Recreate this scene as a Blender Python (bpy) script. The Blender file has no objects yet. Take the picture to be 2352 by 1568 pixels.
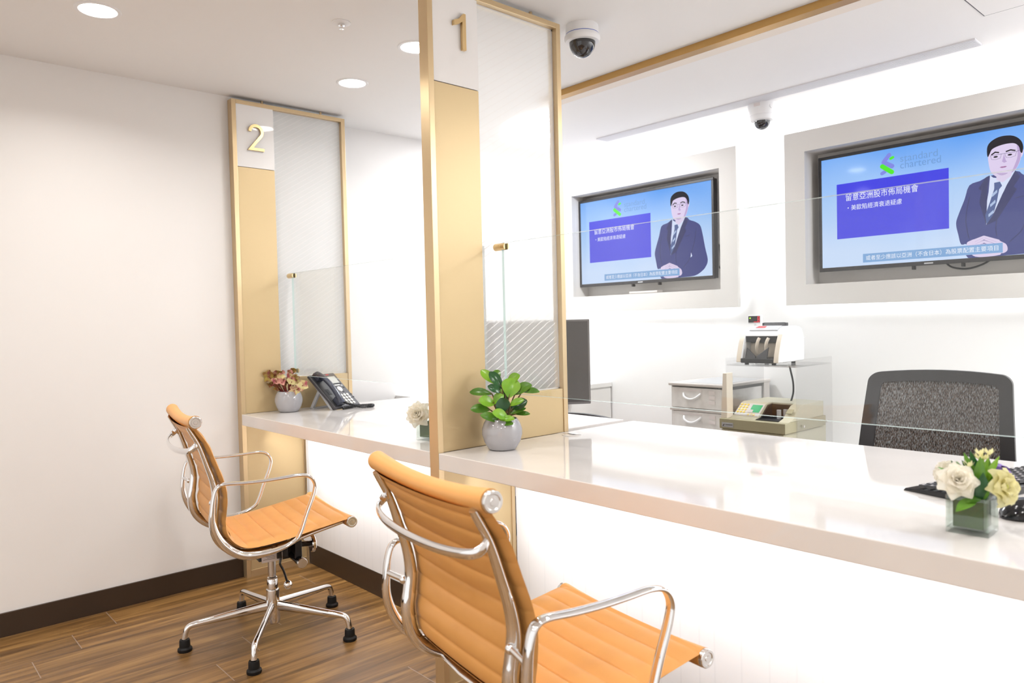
import bpy, bmesh, math, random
from mathutils import Vector, Matrix
R = math.radians
PI = math.pi
random.seed(7)
SC = bpy.context.scene
COL = SC.collection

# ------------------------------------------------------------------ materials
def mat(name, col, rough=.5, metal=0., emit=None, es=0., spec=.5, coat=0., aniso=0.):
    m = bpy.data.materials.new(name); m.use_nodes = True
    b = m.node_tree.nodes['Principled BSDF']
    b.inputs['Base Color'].default_value = (*col, 1)
    b.inputs['Roughness'].default_value = rough
    b.inputs['Metallic'].default_value = metal
    b.inputs['Specular IOR Level'].default_value = spec
    b.inputs['Coat Weight'].default_value = coat
    if emit:
        b.inputs['Emission Color'].default_value = (*emit, 1)
        b.inputs['Emission Strength'].default_value = es
    return m

def nodes(m):
    return m.node_tree.nodes, m.node_tree.links, m.node_tree.nodes['Principled BSDF']

def noise_bump(m, scale, strength, dist=.002, detail=0, vec='Object', sc=(1, 1, 1)):
    n, l, b = nodes(m)
    tc = n.new('ShaderNodeTexCoord'); mp = n.new('ShaderNodeMapping'); mp.inputs['Scale'].default_value = sc
    t = n.new('ShaderNodeTexNoise'); t.inputs['Scale'].default_value = scale; t.inputs['Detail'].default_value = detail
    bp = n.new('ShaderNodeBump'); bp.inputs['Strength'].default_value = strength; bp.inputs['Distance'].default_value = dist
    l.new(tc.outputs[vec], mp.inputs['Vector']); l.new(mp.outputs['Vector'], t.inputs['Vector'])
    l.new(t.outputs['Fac'], bp.inputs['Height']); l.new(bp.outputs['Normal'], b.inputs['Normal'])
    return t

def col_noise(m, c1, c2, scale, sc=(1, 1, 1), detail=4, lo=.3, hi=.7, vec='Object'):
    n, l, b = nodes(m)
    tc = n.new('ShaderNodeTexCoord'); mp = n.new('ShaderNodeMapping'); mp.inputs['Scale'].default_value = sc
    t = n.new('ShaderNodeTexNoise'); t.inputs['Scale'].default_value = scale; t.inputs['Detail'].default_value = detail
    r = n.new('ShaderNodeValToRGB')
    r.color_ramp.elements[0].color = (*c1, 1); r.color_ramp.elements[0].position = lo
    r.color_ramp.elements[1].color = (*c2, 1); r.color_ramp.elements[1].position = hi
    l.new(tc.outputs[vec], mp.inputs['Vector']); l.new(mp.outputs['Vector'], t.inputs['Vector'])
    l.new(t.outputs['Fac'], r.inputs['Fac']); l.new(r.outputs['Color'], b.inputs['Base Color'])
    return r

M = {}
M['wall'] = mat('wall_paint', (.87, .855, .84), .6); noise_bump(M['wall'], 220, .05, .001)
M['ceiling'] = mat('ceiling_paint', (.86, .85, .84), .7); noise_bump(M['ceiling'], 160, .04, .001)
M['office'] = mat('office_paint', (.88, .88, .88), .55); noise_bump(M['office'], 220, .05, .001)
M['gold'] = mat('champagne_metal', (.62, .475, .265), .42, .38); noise_bump(M['gold'], 30, .03, .001, 1, 'Object', (1, 1, 14))
M['gold_frame'] = mat('champagne_frame', (.68, .52, .31), .32, .7); noise_bump(M['gold_frame'], 30, .03, .001, 2, 'Object', (14, 14, 1))
M['brass'] = mat('brass_number', (.78, .57, .29), .28, .9); noise_bump(M['brass'], 60, .02, .001)
M['beam_gold'] = mat('ceiling_gold', (.52, .31, .105), .38, .6); noise_bump(M['beam_gold'], 20, .03, .001, 2, 'Object', (.3, 10, 10))
M['beam_pale'] = mat('ceiling_sheen_pale', (.84, .77, .69), .6, 0.); noise_bump(M['beam_pale'], 40, .02, .001)
M['acrylic'] = mat('white_acrylic', (.92, .91, .90), .04, 0, None, 0, .6); noise_bump(M['acrylic'], 3, .01, .001)
M['chrome'] = mat('polished_chrome', (.86, .86, .87), .06, 1.); noise_bump(M['chrome'], 12, .015, .001)
M['steel'] = mat('satin_steel', (.70, .68, .66), .28, 1.); noise_bump(M['steel'], 50, .03, .001)
M['leather'] = mat('orange_leather', (.76, .31, .07), .42, 0, None, 0, .4); col_noise(M['leather'], (.74, .36, .105), (.78, .39, .12), 14); noise_bump(M['leather'], 420, .12, .001)
M['thread'] = mat('orange_thread', (.60, .23, .05), .7); noise_bump(M['thread'], 300, .2, .001)
M['rubber'] = mat('black_rubber', (.006, .006, .0065), .5, spec=.3); noise_bump(M['rubber'], 120, .1, .001)
M['black'] = mat('black_plastic', (.016, .016, .018), .4); noise_bump(M['black'], 200, .06, .001)
M['gloss_black'] = mat('gloss_black', (.010, .010, .012), .12); noise_bump(M['gloss_black'], 5, .01, .001)
M['dark_grey'] = mat('dark_grey_plastic', (.024, .023, .026), .42); noise_bump(M['dark_grey'], 240, .08, .001)
M['monitor_grey'] = mat('monitor_grey', (.15, .14, .14), .4); noise_bump(M['monitor_grey'], 240, .06, .001)
M['monitor_glass'] = mat('monitor_glass', (.065, .061, .061), .14); noise_bump(M['monitor_glass'], 4, .01, .001)
M['phone'] = mat('charcoal_phone', (.058, .056, .062), .38); noise_bump(M['phone'], 240, .08, .001)
M['handset'] = mat('slate_handset', (.035, .04, .062), .25); noise_bump(M['handset'], 240, .05, .001)
M['silver'] = mat('silver_plastic', (.52, .53, .55), .35, .3); noise_bump(M['silver'], 200, .05, .001)
M['key_white'] = mat('pale_keys', (.82, .80, .74), .4); noise_bump(M['key_white'], 200, .04, .001)
M['lcd'] = mat('lcd_grey', (.46, .46, .42), .35); noise_bump(M['lcd'], 10, .01, .001)
M['red'] = mat('red_mark', (.55, .02, .03), .4); noise_bump(M['red'], 100, .02, .001)
M['counter'] = mat('cream_quartz', (.84, .775, .735), .05, 0, None, 0, .55)
col_noise(M['counter'], (.73, .695, .67), (.77, .735, .71), 6)
M['base_white'] = mat('white_base_panel', (.90, .90, .92), .3); 
M['skirt'] = mat('dark_bronze', (.072, .050, .036), .32, .55); noise_bump(M['skirt'], 60, .04, .001, 2, 'Object', (1, 1, 20))
M['alu'] = mat('aluminium', (.78, .78, .77), .25, 1.); noise_bump(M['alu'], 60, .02, .001)
M['pot'] = mat('grey_glaze', (.38, .375, .39), .09, 0, None, 0, .6, .4); col_noise(M['pot'], (.36, .355, .375), (.395, .39, .405), 9)
M['soil'] = mat('dark_soil', (.022, .014, .010), .9); noise_bump(M['soil'], 60, .8, .004)
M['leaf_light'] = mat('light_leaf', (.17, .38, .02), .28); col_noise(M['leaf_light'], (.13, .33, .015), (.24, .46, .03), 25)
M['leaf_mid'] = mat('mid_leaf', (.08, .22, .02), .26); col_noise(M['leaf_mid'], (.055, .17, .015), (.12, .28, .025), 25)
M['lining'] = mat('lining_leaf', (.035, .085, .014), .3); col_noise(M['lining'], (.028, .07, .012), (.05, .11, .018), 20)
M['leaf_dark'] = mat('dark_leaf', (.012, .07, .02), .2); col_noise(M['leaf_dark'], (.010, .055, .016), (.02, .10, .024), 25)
M['stem'] = mat('brown_stem', (.16, .10, .04), .5); noise_bump(M['stem'], 80, .1, .001)
M['red_stem'] = mat('red_stem', (.22, .025, .015), .45); noise_bump(M['red_stem'], 80, .1, .001)
M['cream_leaf'] = mat('cream_leaf', (.62, .55, .25), .5); col_noise(M['cream_leaf'], (.40, .09, .12), (.66, .58, .28), 38, lo=.36, hi=.52)
M['pink_leaf'] = mat('pink_leaf', (.62, .22, .24), .5); col_noise(M['pink_leaf'], (.30, .02, .07), (.70, .38, .30), 40, lo=.34, hi=.58)
M['olive_leaf'] = mat('olive_leaf', (.26, .16, .04), .5); col_noise(M['olive_leaf'], (.16, .025, .015), (.34, .25, .05), 34, lo=.35, hi=.6)
M['petal_white'] = mat('white_petal', (.88, .83, .72), .6); col_noise(M['petal_white'], (.93, .87, .74), (.95, .92, .86), 40)
M['petal_yellow'] = mat('yellow_petal', (.80, .74, .36), .6); col_noise(M['petal_yellow'], (.82, .77, .36), (.90, .86, .56), 40)
def translucent(m, k, col):
    n = m.node_tree.nodes; l = m.node_tree.links; t = n.new('ShaderNodeBsdfTranslucent'); t.inputs['Color'].default_value = (*col, 1)
    mx = n.new('ShaderNodeMixShader'); mx.inputs[0].default_value = k
    l.new(n['Principled BSDF'].outputs[0], mx.inputs[1]); l.new(t.outputs[0], mx.inputs[2]); l.new(mx.outputs[0], n['Material Output'].inputs['Surface'])
translucent(M['petal_white'], .55, (.97, .94, .84)); translucent(M['petal_yellow'], .4, (.92, .86, .5))
M['petal_purple'] = mat('purple_petal', (.13, .04, .36), .55); col_noise(M['petal_purple'], (.09, .03, .28), (.20, .07, .48), 40)
M['flower_heart'] = mat('flower_heart', (.60, .62, .14), .6); noise_bump(M['flower_heart'], 200, .3, .001)
M['khaki'] = mat('khaki_metal', (.36, .33, .21), .45); noise_bump(M['khaki'], 200, .06, .001)
M['khaki_light'] = mat('pale_khaki', (.52, .49, .36), .45); noise_bump(M['khaki_light'], 200, .06, .001)
M['cream'] = mat('cream_plastic', (.74, .66, .55), .4); noise_bump(M['cream'], 200, .04, .001)
M['white_plastic'] = mat('white_plastic', (.84, .84, .85), .35); noise_bump(M['white_plastic'], 200, .04, .001)
M['yellow_key'] = mat('yellow_key', (.80, .55, .04), .4); noise_bump(M['yellow_key'], 200, .04, .001)
M['green_lcd'] = mat('green_lcd', (.01, .30, .12), .2, 0, (.01, .35, .14), .35); noise_bump(M['green_lcd'], 20, .01, .001)
M['smoke'] = mat('smoked_dome', (.02, .02, .024), .03, 0, None, 0, .8); noise_bump(M['smoke'], 4, .01, .001)
M['blue'] = mat('blue_line', (.06, .12, .50), .4); noise_bump(M['blue'], 100, .02, .001)
M['surround'] = mat('beige_surround', (.66, .64, .615), .55); noise_bump(M['surround'], 220, .05, .001)
M['niche'] = mat('niche_paint', (.70, .675, .65), .6); noise_bump(M['niche'], 220, .05, .001)
M['drawer_body'] = mat('warm_grey_plastic', (.58, .54, .51), .4); noise_bump(M['drawer_body'], 150, .05, .001)
M['drawer_front'] = mat('frosted_drawer', (.52, .49, .47), .3); col_noise(M['drawer_front'], (.70, .67, .65), (.86, .84, .82), 14)
M['sticker'] = mat('white_sticker', (.80, .74, .73), .5); noise_bump(M['sticker'], 200, .02, .001)
M['sticker_text'] = mat('sticker_text', (.10, .09, .09), .6); noise_bump(M['sticker_text'], 200, .02, .001)
M['cabinet'] = mat('white_laminate', (.80, .79, .77), .35); noise_bump(M['cabinet'], 200, .02, .001)
M['gap'] = mat('shadow_gap_dark', (.10, .10, .11), .7); noise_bump(M['gap'], 200, .05, .001)
M['grille'] = mat('grille_white', (.74, .74, .78), .5); noise_bump(M['grille'], 200, .02, .001)
M['grille_back'] = mat('grille_gap_shade', (.30, .30, .34), .7); noise_bump(M['grille_back'], 200, .02, .001)
M['lamp'] = mat('lamp_disc', (1, 1, 1), .5, 0, (1, .96, .90), 14.)
M['led'] = mat('led_strip', (1, 1, 1), .5, 0, (.95, .97, 1), 2.5)
M['halo'] = mat('halo_strip', (1, 1, 1), .5, 0, (.95, .975, 1), 34.)
M['red_led'] = mat('red_led', (.1, 0, 0), .4, 0, (1, .03, .06), 1.0)
M['green_led'] = mat('green_led', (.1, .2, 0), .4, 0, (.5, 1, .05), 1.0)

# upholstery mesh of the task chair: woven grey / tan / blue
m = mat('woven_mesh', (.12, .11, .11), .8); n, l, b = nodes(m)
tc = n.new('ShaderNodeTexCoord'); mp = n.new('ShaderNodeMapping'); mp.inputs['Scale'].default_value = (560, 1, 120)
t1 = n.new('ShaderNodeTexNoise'); t1.inputs['Scale'].default_value = 1; t1.inputs['Detail'].default_value = 1
rp = n.new('ShaderNodeValToRGB'); e = rp.color_ramp.elements
e[0].position = .34; e[0].color = (.012, .011, .012, 1); e[1].position = .68; e[1].color = (.36, .36, .36, 1)
x = e.new(.46); x.color = (.10, .08, .07, 1); x = e.new(.54); x.color = (.19, .14, .115, 1); x = e.new(.60); x.color = (.12, .17, .20, 1)
l.new(tc.outputs['Object'], mp.inputs['Vector']); l.new(mp.outputs['Vector'], t1.inputs['Vector']); l.new(t1.outputs['Fac'], rp.inputs['Fac']); l.new(rp.outputs['Color'], b.inputs['Base Color'])
M['mesh'] = m

# counter base: white panel with faint fluted vertical lines of uneven spacing
m = M['base_white']; n, l, b = nodes(m)
tc = n.new('ShaderNodeTexCoord'); mp = n.new('ShaderNodeMapping'); mp.inputs['Scale'].default_value = (15, .01, .01)
vt = n.new('ShaderNodeTexVoronoi'); vt.feature = 'DISTANCE_TO_EDGE'; vt.voronoi_dimensions = '1D'; vt.inputs['Scale'].default_value = 1
sx = n.new('ShaderNodeSeparateXYZ'); rp = n.new('ShaderNodeValToRGB')
rp.color_ramp.elements[0].position = .0; rp.color_ramp.elements[0].color = (.84, .845, .87, 1)
rp.color_ramp.elements[1].position = .05; rp.color_ramp.elements[1].color = (.90, .90, .92, 1)
l.new(tc.outputs['Object'], mp.inputs['Vector']); l.new(mp.outputs['Vector'], sx.inputs['Vector']); l.new(sx.outputs['X'], vt.inputs['W'])
l.new(vt.outputs['Distance'], rp.inputs['Fac']); l.new(rp.outputs['Color'], b.inputs['Base Color'])
bp = n.new('ShaderNodeBump'); bp.inputs['Strength'].default_value = .10; bp.inputs['Distance'].default_value = .003
l.new(rp.outputs['Color'], bp.inputs['Height']); l.new(bp.outputs['Normal'], b.inputs['Normal'])

# floor: wood planks laid along Y, rows .167 wide, stepped joints
def floor_mat():
    m = mat('wood_plank_floor', (.25, .13, .05), .34); n, l, b = nodes(m)
    tc = n.new('ShaderNodeTexCoord'); sp = n.new('ShaderNodeSeparateXYZ'); l.new(tc.outputs['Object'], sp.inputs['Vector'])
    def ma(op, a, c=None, d=None):
        q = n.new('ShaderNodeMath'); q.operation = op
        for i, v in enumerate((a, c, d)):
            if v is None: continue
            if isinstance(v, (int, float)): q.inputs[i].default_value = v
            else: l.new(v, q.inputs[i])
        return q.outputs[0]
    u = ma('DIVIDE', ma('ADD', sp.outputs['X'], .032), .167)
    row = ma('FLOOR', u); fu = ma('FRACT', u)
    v = ma('DIVIDE', ma('ADD', ma('ADD', sp.outputs['Y'], .6), ma('MULTIPLY', row, .16)), .96)
    idx = ma('FLOOR', v); fv = ma('FRACT', v)
    cell = n.new('ShaderNodeCombineXYZ'); l.new(row, cell.inputs[0]); l.new(idx, cell.inputs[1])
    wn = n.new('ShaderNodeTexWhiteNoise'); wn.noise_dimensions = '3D'; l.new(cell.outputs[0], wn.inputs['Vector'])
    # grain
    off = n.new('ShaderNodeVectorMath'); off.operation = 'MULTIPLY_ADD'
    l.new(wn.outputs['Color'], off.inputs[0]); off.inputs[1].default_value = (7, 7, 7); l.new(tc.outputs['Object'], off.inputs[2])
    mp = n.new('ShaderNodeMapping'); mp.inputs['Scale'].default_value = (16, 1.1, 1); l.new(off.outputs[0], mp.inputs['Vector'])
    ns = n.new('ShaderNodeTexNoise'); ns.inputs['Scale'].default_value = 1.4; ns.inputs['Detail'].default_value = 6; ns.inputs['Distortion'].default_value = 1.1
    l.new(mp.outputs[0], ns.inputs['Vector'])
    r = n.new('ShaderNodeValToRGB'); e = r.color_ramp.elements
    e[0].position = .30; e[0].color = (.110, .053, .016, 1); e[1].position = .74; e[1].color = (.45, .265, .088, 1)
    q = e.new(.48); q.color = (.215, .110, .034, 1); q = e.new(.60); q.color = (.32, .172, .056, 1)
    l.new(ns.outputs['Fac'], r.inputs['Fac'])
    hsv = n.new('ShaderNodeHueSaturation'); l.new(r.outputs['Color'], hsv.inputs['Color'])
    l.new(ma('ADD', ma('MULTIPLY', wn.outputs['Value'], .34), .83), hsv.inputs['Value'])
    def edge(f, w):
        return ma('LESS_THAN', ma('MINIMUM', f, ma('SUBTRACT', 1., f)), w)
    ju = edge(fu, .007); jv = edge(fv, .0017)
    mx = n.new('ShaderNodeMix'); mx.data_type = 'RGBA'; l.new(ju, mx.inputs['Factor']); l.new(hsv.outputs[0], mx.inputs['A']); mx.inputs['B'].default_value = (.16, .10, .065, 1)
    m2 = n.new('ShaderNodeMix'); m2.data_type = 'RGBA'; l.new(jv, m2.inputs['Factor']); l.new(mx.outputs['Result'], m2.inputs['A']); m2.inputs['B'].default_value = (.34, .25, .19, 1)
    l.new(m2.outputs['Result'], b.inputs['Base Color'])
    bp = n.new('ShaderNodeBump'); bp.inputs['Strength'].default_value = .12; bp.inputs['Distance'].default_value = .002
    l.new(ns.outputs['Fac'], bp.inputs['Height']); l.new(bp.outputs['Normal'], b.inputs['Normal'])
    return m
M['floor'] = floor_mat()

# clear sheet glass: fresnel mix of straight transmission and gloss
def clear(name, tint, extra=0.):
    m = bpy.data.materials.new(name); m.use_nodes = True; n = m.node_tree.nodes; l = m.node_tree.links
    n.remove(n['Principled BSDF']); out = n['Material Output']
    tr = n.new('ShaderNodeBsdfTransparent'); tr.inputs['Color'].default_value = (*tint, 1)
    gl = n.new('ShaderNodeBsdfGlossy'); gl.inputs['Roughness'].default_value = .01
    fr = n.new('ShaderNodeFresnel'); ge = n.new('ShaderNodeNewGeometry'); io = n.new('ShaderNodeMapRange')
    io.inputs['To Min'].default_value = 1.45; io.inputs['To Max'].default_value = 1 / 1.45      # same reflectance on the way out
    l.new(ge.outputs['Backfacing'], io.inputs['Value']); l.new(io.outputs[0], fr.inputs['IOR'])
    ad = n.new('ShaderNodeMath'); ad.operation = 'ADD'; ad.inputs[1].default_value = extra; ad.use_clamp = True
    mx = n.new('ShaderNodeMixShader')
    l.new(fr.outputs[0], ad.inputs[0]); l.new(ad.outputs[0], mx.inputs[0]); l.new(tr.outputs[0], mx.inputs[1]); l.new(gl.outputs[0], mx.inputs[2]); l.new(mx.outputs[0], out.inputs['Surface'])
    return m
M['glass'] = clear('clear_glass', (.985, .99, .985))
M['acryl_clear'] = clear('clear_acrylic', (.95, .95, .95), .02)
M['vase'] = clear('vase_glass', (.94, .97, .95), .03)
M['glass_edge'] = mat('green_glass_edge', (.66, .82, .79), .15); noise_bump(M['glass_edge'], 20, .02, .001)

# frosted glass printed with white diagonal lines
def frosted(veil):
    m = bpy.data.materials.new('frosted_line_glass'); m.use_nodes = True; n = m.node_tree.nodes; l = m.node_tree.links
    b = n['Principled BSDF']; out = n['Material Output']
    n.remove(b); rf = n.new('ShaderNodeBsdfRefraction'); rf.inputs['Color'].default_value = (.97, .98, .98, 1); rf.inputs['Roughness'].default_value = .65; rf.inputs['IOR'].default_value = 1.04
    sh = n.new('ShaderNodeBsdfTranslucent'); sh.inputs['Color'].default_value = (.93, .94, .94, 1)
    sd_ = n.new('ShaderNodeBsdfDiffuse'); sd_.inputs['Color'].default_value = (.9, .9, .9, 1) if veil < .8 else (.80, .81, .80, 1)
    s1 = n.new('ShaderNodeMixShader'); s1.inputs[0].default_value = .4 if veil < .8 else .8; l.new(sh.outputs[0], s1.inputs[1]); l.new(sd_.outputs[0], s1.inputs[2])
    b = n.new('ShaderNodeMixShader'); b.inputs[0].default_value = veil; l.new(rf.outputs[0], b.inputs[1]); l.new(s1.outputs[0], b.inputs[2])
    d = n.new('ShaderNodeBsdfPrincipled'); d.inputs['Base Color'].default_value = (.94, .94, .93, 1); d.inputs['Roughness'].default_value = .4
    tl = n.new('ShaderNodeBsdfTranslucent'); tl.inputs['Color'].default_value = (.9, .9, .9, 1)
    dm = n.new('ShaderNodeMixShader'); dm.inputs[0].default_value = .45; l.new(d.outputs[0], dm.inputs[1]); l.new(tl.outputs[0], dm.inputs[2])
    tc = n.new('ShaderNodeTexCoord'); sp = n.new('ShaderNodeSeparateXYZ'); l.new(tc.outputs['Object'], sp.inputs[0])
    def ma(op, a, c):
        q = n.new('ShaderNodeMath'); q.operation = op
        for i, v in enumerate((a, c)):
            if isinstance(v, (int, float)): q.inputs[i].default_value = v
            else: l.new(v, q.inputs[i])
        return q.outputs[0]
    f = ma('FRACT', ma('DIVIDE', ma('SUBTRACT', sp.outputs['Z'], ma('MULTIPLY', sp.outputs['Y'], .62)), .0255), 0)
    line = ma('LESS_THAN', f, .125)
    mx = n.new('ShaderNodeMixShader'); l.new(line, mx.inputs[0]); l.new(b.outputs[0], mx.inputs[1]); l.new(dm.outputs[0], mx.inputs[2])
    l.new(mx.outputs[0], out.inputs['Surface'])
    return m
M['frosted'] = frosted(.58); M['frosted_white'] = frosted(.94)

# TV picture materials (a lit screen gives off light)
def scr(name, col, k=1.):
    m = mat(name, (.004, .004, .005), .07, 0, col, k, .5); noise_bump(m, 2, .004, .001); return m
def lin(r, g, b_):
    f = lambda c: ((c / 255 + .055) / 1.055) ** 2.4 if c > 10 else c / 255 / 12.92
    return (f(r), f(g), f(b_))
m = scr('screen_sky', lin(165, 200, 245)); n, l, b = nodes(m)
tc = n.new('ShaderNodeTexCoord'); sp = n.new('ShaderNodeSeparateXYZ'); rp = n.new('ShaderNodeValToRGB'); mr = n.new('ShaderNodeMapRange')
mr.inputs['From Min'].default_value = -.29; mr.inputs['From Max'].default_value = .29
nz = n.new('ShaderNodeTexNoise'); nz.inputs['Scale'].default_value = 2.4; nz.inputs['Detail'].default_value = 1
ad = n.new('ShaderNodeMath'); ad.operation = 'MULTIPLY_ADD'; ad.inputs[1].default_value = .5
e = rp.color_ramp.elements
e[0].position = .2; e[0].color = (*lin(200, 220, 250), 1); e[1].position = 1.15 if False else 1.; e[1].color = (*lin(96, 160, 240), 1)
q = e.new(.6); q.color = (*lin(166, 203, 249), 1)
sb = n.new('ShaderNodeMath'); sb.operation = 'SUBTRACT'; sb.inputs[1].default_value = .25
l.new(tc.outputs['Object'], sp.inputs[0]); l.new(sp.outputs['Z'], mr.inputs['Value']); l.new(tc.outputs['Object'], nz.inputs['Vector'])
l.new(nz.outputs['Fac'], ad.inputs[0]); l.new(mr.outputs[0], ad.inputs[2]); l.new(ad.outputs[0], sb.inputs[0]); l.new(sb.outputs[0], rp.inputs[0]); l.new(rp.outputs[0], b.inputs['Emission Color'])
M['s_sky'] = m
M['s_box'] = scr('slide_blue', lin(62, 64, 226)); M['s_white'] = scr('slide_white', lin(240, 244, 255)); M['s_sub'] = scr('subtitle_band', lin(122, 166, 216))
M['s_logo_b'] = scr('mark_violet', lin(126, 134, 226)); M['s_logo_g'] = scr('mark_green', lin(80, 232, 40)); M['s_word'] = scr('word_blue', lin(112, 156, 216))
M['s_suit'] = scr('suit_navy', lin(46, 56, 128)); M['s_lapel'] = scr('lapel_navy', lin(30, 37, 98)); M['s_shirt'] = scr('shirt_white', lin(214, 224, 250)); M['s_tie'] = scr('tie_slate', lin(66, 88, 146)); M['s_stripe'] = scr('tie_stripe', lin(170, 190, 226))
M['s_skin'] = scr('skin_tone', lin(220, 206, 236)); M['s_skin2'] = scr('skin_shade', lin(188, 166, 210)); M['s_hair'] = scr('hair_dark', lin(20, 18, 30)); M['s_lip'] = scr('lip_tone', lin(164, 112, 160)); M['s_line'] = scr('spectacle_line', lin(84, 80, 118))

# ------------------------------------------------------------------ mesh builder
class B:
    def __init__(s): s.bm = bmesh.new(); s.mi = 0
    def _f(s, vs):
        try:
            f = s.bm.faces.new(vs); f.material_index = s.mi; return f
        except ValueError: return None
    def box(s, a, b, rot=None, pivot=None):
        (x0, y0, z0), (x1, y1, z1) = a, b
        v = [Vector(c) for c in ((x0, y0, z0), (x1, y0, z0), (x1, y1, z0), (x0, y1, z0), (x0, y0, z1), (x1, y0, z1), (x1, y1, z1), (x0, y1, z1))]
        if rot is not None:
            p = Vector(pivot) if pivot is not None else sum(v, Vector()) / 8
            v = [rot @ (c - p) + p for c in v]
        v = [s.bm.verts.new(c) for c in v]
        for q in ((3, 2, 1, 0), (4, 5, 6, 7), (0, 1, 5, 4), (1, 2, 6, 5), (2, 3, 7, 6), (3, 0, 4, 7)): s._f([v[i] for i in q])
        return s
    def tube(s, path, rad, seg=12, closed=False, up=None, flat=None, cap=True):
        """sweep; rad scalar/list; flat=(k list) second radius along the binormal; up = fixed side vector"""
        P = [Vector(p) for p in path]; n = len(P)
        if not hasattr(rad, '__len__'): rad = [rad] * n
        if flat is None: flat = rad
        elif not hasattr(flat, '__len__'): flat = [flat] * n
        rings = []; prev = None
        for i in range(n):
            if closed: t = P[(i + 1) % n] - P[i - 1]
            else: t = P[min(i + 1, n - 1)] - P[max(i - 1, 0)]
            t.normalize()
            if up is not None:
                a = Vector(up); a = (a - a.dot(t) * t).normalized()
            elif prev is None:
                a = t.orthogonal().normalized()
            else:
                a = (prev - prev.dot(t) * t).normalized()
            prev = a; c = t.cross(a)
            rings.append([s.bm.verts.new(P[i] + a * rad[i] * math.cos(2 * PI * k / seg) + c * flat[i] * math.sin(2 * PI * k / seg)) for k in range(seg)])
        m = n if closed else n - 1
        for i in range(m):
            A, Bq = rings[i], rings[(i + 1) % n]
            for k in range(seg): s._f([A[k], A[(k + 1) % seg], Bq[(k + 1) % seg], Bq[k]])
        if cap and not closed:
            s._f(rings[0][::-1]); s._f(rings[-1])
        return s
    def cyl(s, p0, p1, r0, r1=None, seg=24):
        r1 = r0 if r1 is None else r1
        return s.tube([p0, p1], [r0, r1], seg)
    def lathe(s, prof, seg=40, c=(0, 0, 0), axis='Z', cap=True):
        c = Vector(c); rings = []
        for r, h in prof:
            ring = []
            for k in range(seg):
                a = 2 * PI * k / seg
                if axis == 'Z': v = Vector((r * math.cos(a), r * math.sin(a), h))
                elif axis == 'X': v = Vector((h, r * math.cos(a), r * math.sin(a)))
                else: v = Vector((r * math.sin(a), h, r * math.cos(a)))
                ring.append(s.bm.verts.new(c + v))
            rings.append(ring)
        for A, Bq in zip(rings, rings[1:]):
            for k in range(seg): s._f([A[k], A[(k + 1) % seg], Bq[(k + 1) % seg], Bq[k]])
        if cap: s._f(rings[0][::-1]); s._f(rings[-1])
        return s
    def ball(s, c, r, seg=20, sc=(1, 1, 1)):
        n = seg // 2; prof = []
        c = Vector(c); rings = []
        for i in range(1, n):
            a = PI * i / n
            rings.append([s.bm.verts.new(c + Vector((r * sc[0] * math.sin(a) * math.cos(2 * PI * k / seg), r * sc[1] * math.sin(a) * math.sin(2 * PI * k / seg), r * sc[2] * math.cos(a)))) for k in range(seg)])
        t = s.bm.verts.new(c + Vector((0, 0, r * sc[2]))); d = s.bm.verts.new(c - Vector((0, 0, r * sc[2])))
        for A, Bq in zip(rings, rings[1:]):
            for k in range(seg): s._f([A[k], Bq[k], Bq[(k + 1) % seg], A[(k + 1) % seg]])
        for k in range(seg):
            s._f([t, rings[0][k], rings[0][(k + 1) % seg]]); s._f([d, rings[-1][(k + 1) % seg], rings[-1][k]])
        return s
    def grid(s, rows, closed_u=False):
        V = [[s.bm.verts.new(Vector(p)) for p in r] for r in rows]
        for A, Bq in zip(V, V[1:]):
            m = len(A) if closed_u else len(A) - 1
            for k in range(m): s._f([A[k], A[(k + 1) % len(A)], Bq[(k + 1) % len(A)], Bq[k]])
        return V
    def prism(s, poly, fn0, fn1):
        """poly of 2D points; fn0/fn1 map them to the two end faces"""
        a = [s.bm.verts.new(Vector(fn0(*p))) for p in poly]; b = [s.bm.verts.new(Vector(fn1(*p))) for p in poly]
        s._f(a[::-1]); s._f(b)
        for i in range(len(a)):
            j = (i + 1) % len(a); s._f([a[i], a[j], b[j], b[i]])
        return s
    def poly(s, pts):
        s._f([s.bm.verts.new(Vector(p)) for p in pts]); return s
    def obj(s, name, mats, parent=None, smooth=None, bevel=0, bseg=2, loc=None, subsurf=0):
        if smooth is None: smooth = 35
        me = bpy.data.meshes.new(name)
        bmesh.ops.recalc_face_normals(s.bm, faces=s.bm.faces)
        s.bm.to_mesh(me); s.bm.free()
        if not isinstance(mats, (list, tuple)): mats = [mats]
        for q in mats: me.materials.append(M[q] if isinstance(q, str) else q)
        if smooth:
            for p in me.polygons: p.use_smooth = True
            me.set_sharp_from_angle(angle=R(smooth))
        o = bpy.data.objects.new(name, me); COL.objects.link(o)
        if parent: o.parent = parent
        if loc: o.location = loc
        if bevel:
            md = o.modifiers.new('bevel', 'BEVEL'); md.width = bevel; md.segments = bseg; md.limit_method = 'ANGLE'; md.angle_limit = R(40)
        if subsurf:
            md = o.modifiers.new('sub', 'SUBSURF'); md.levels = subsurf; md.render_levels = subsurf
        return o

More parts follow.
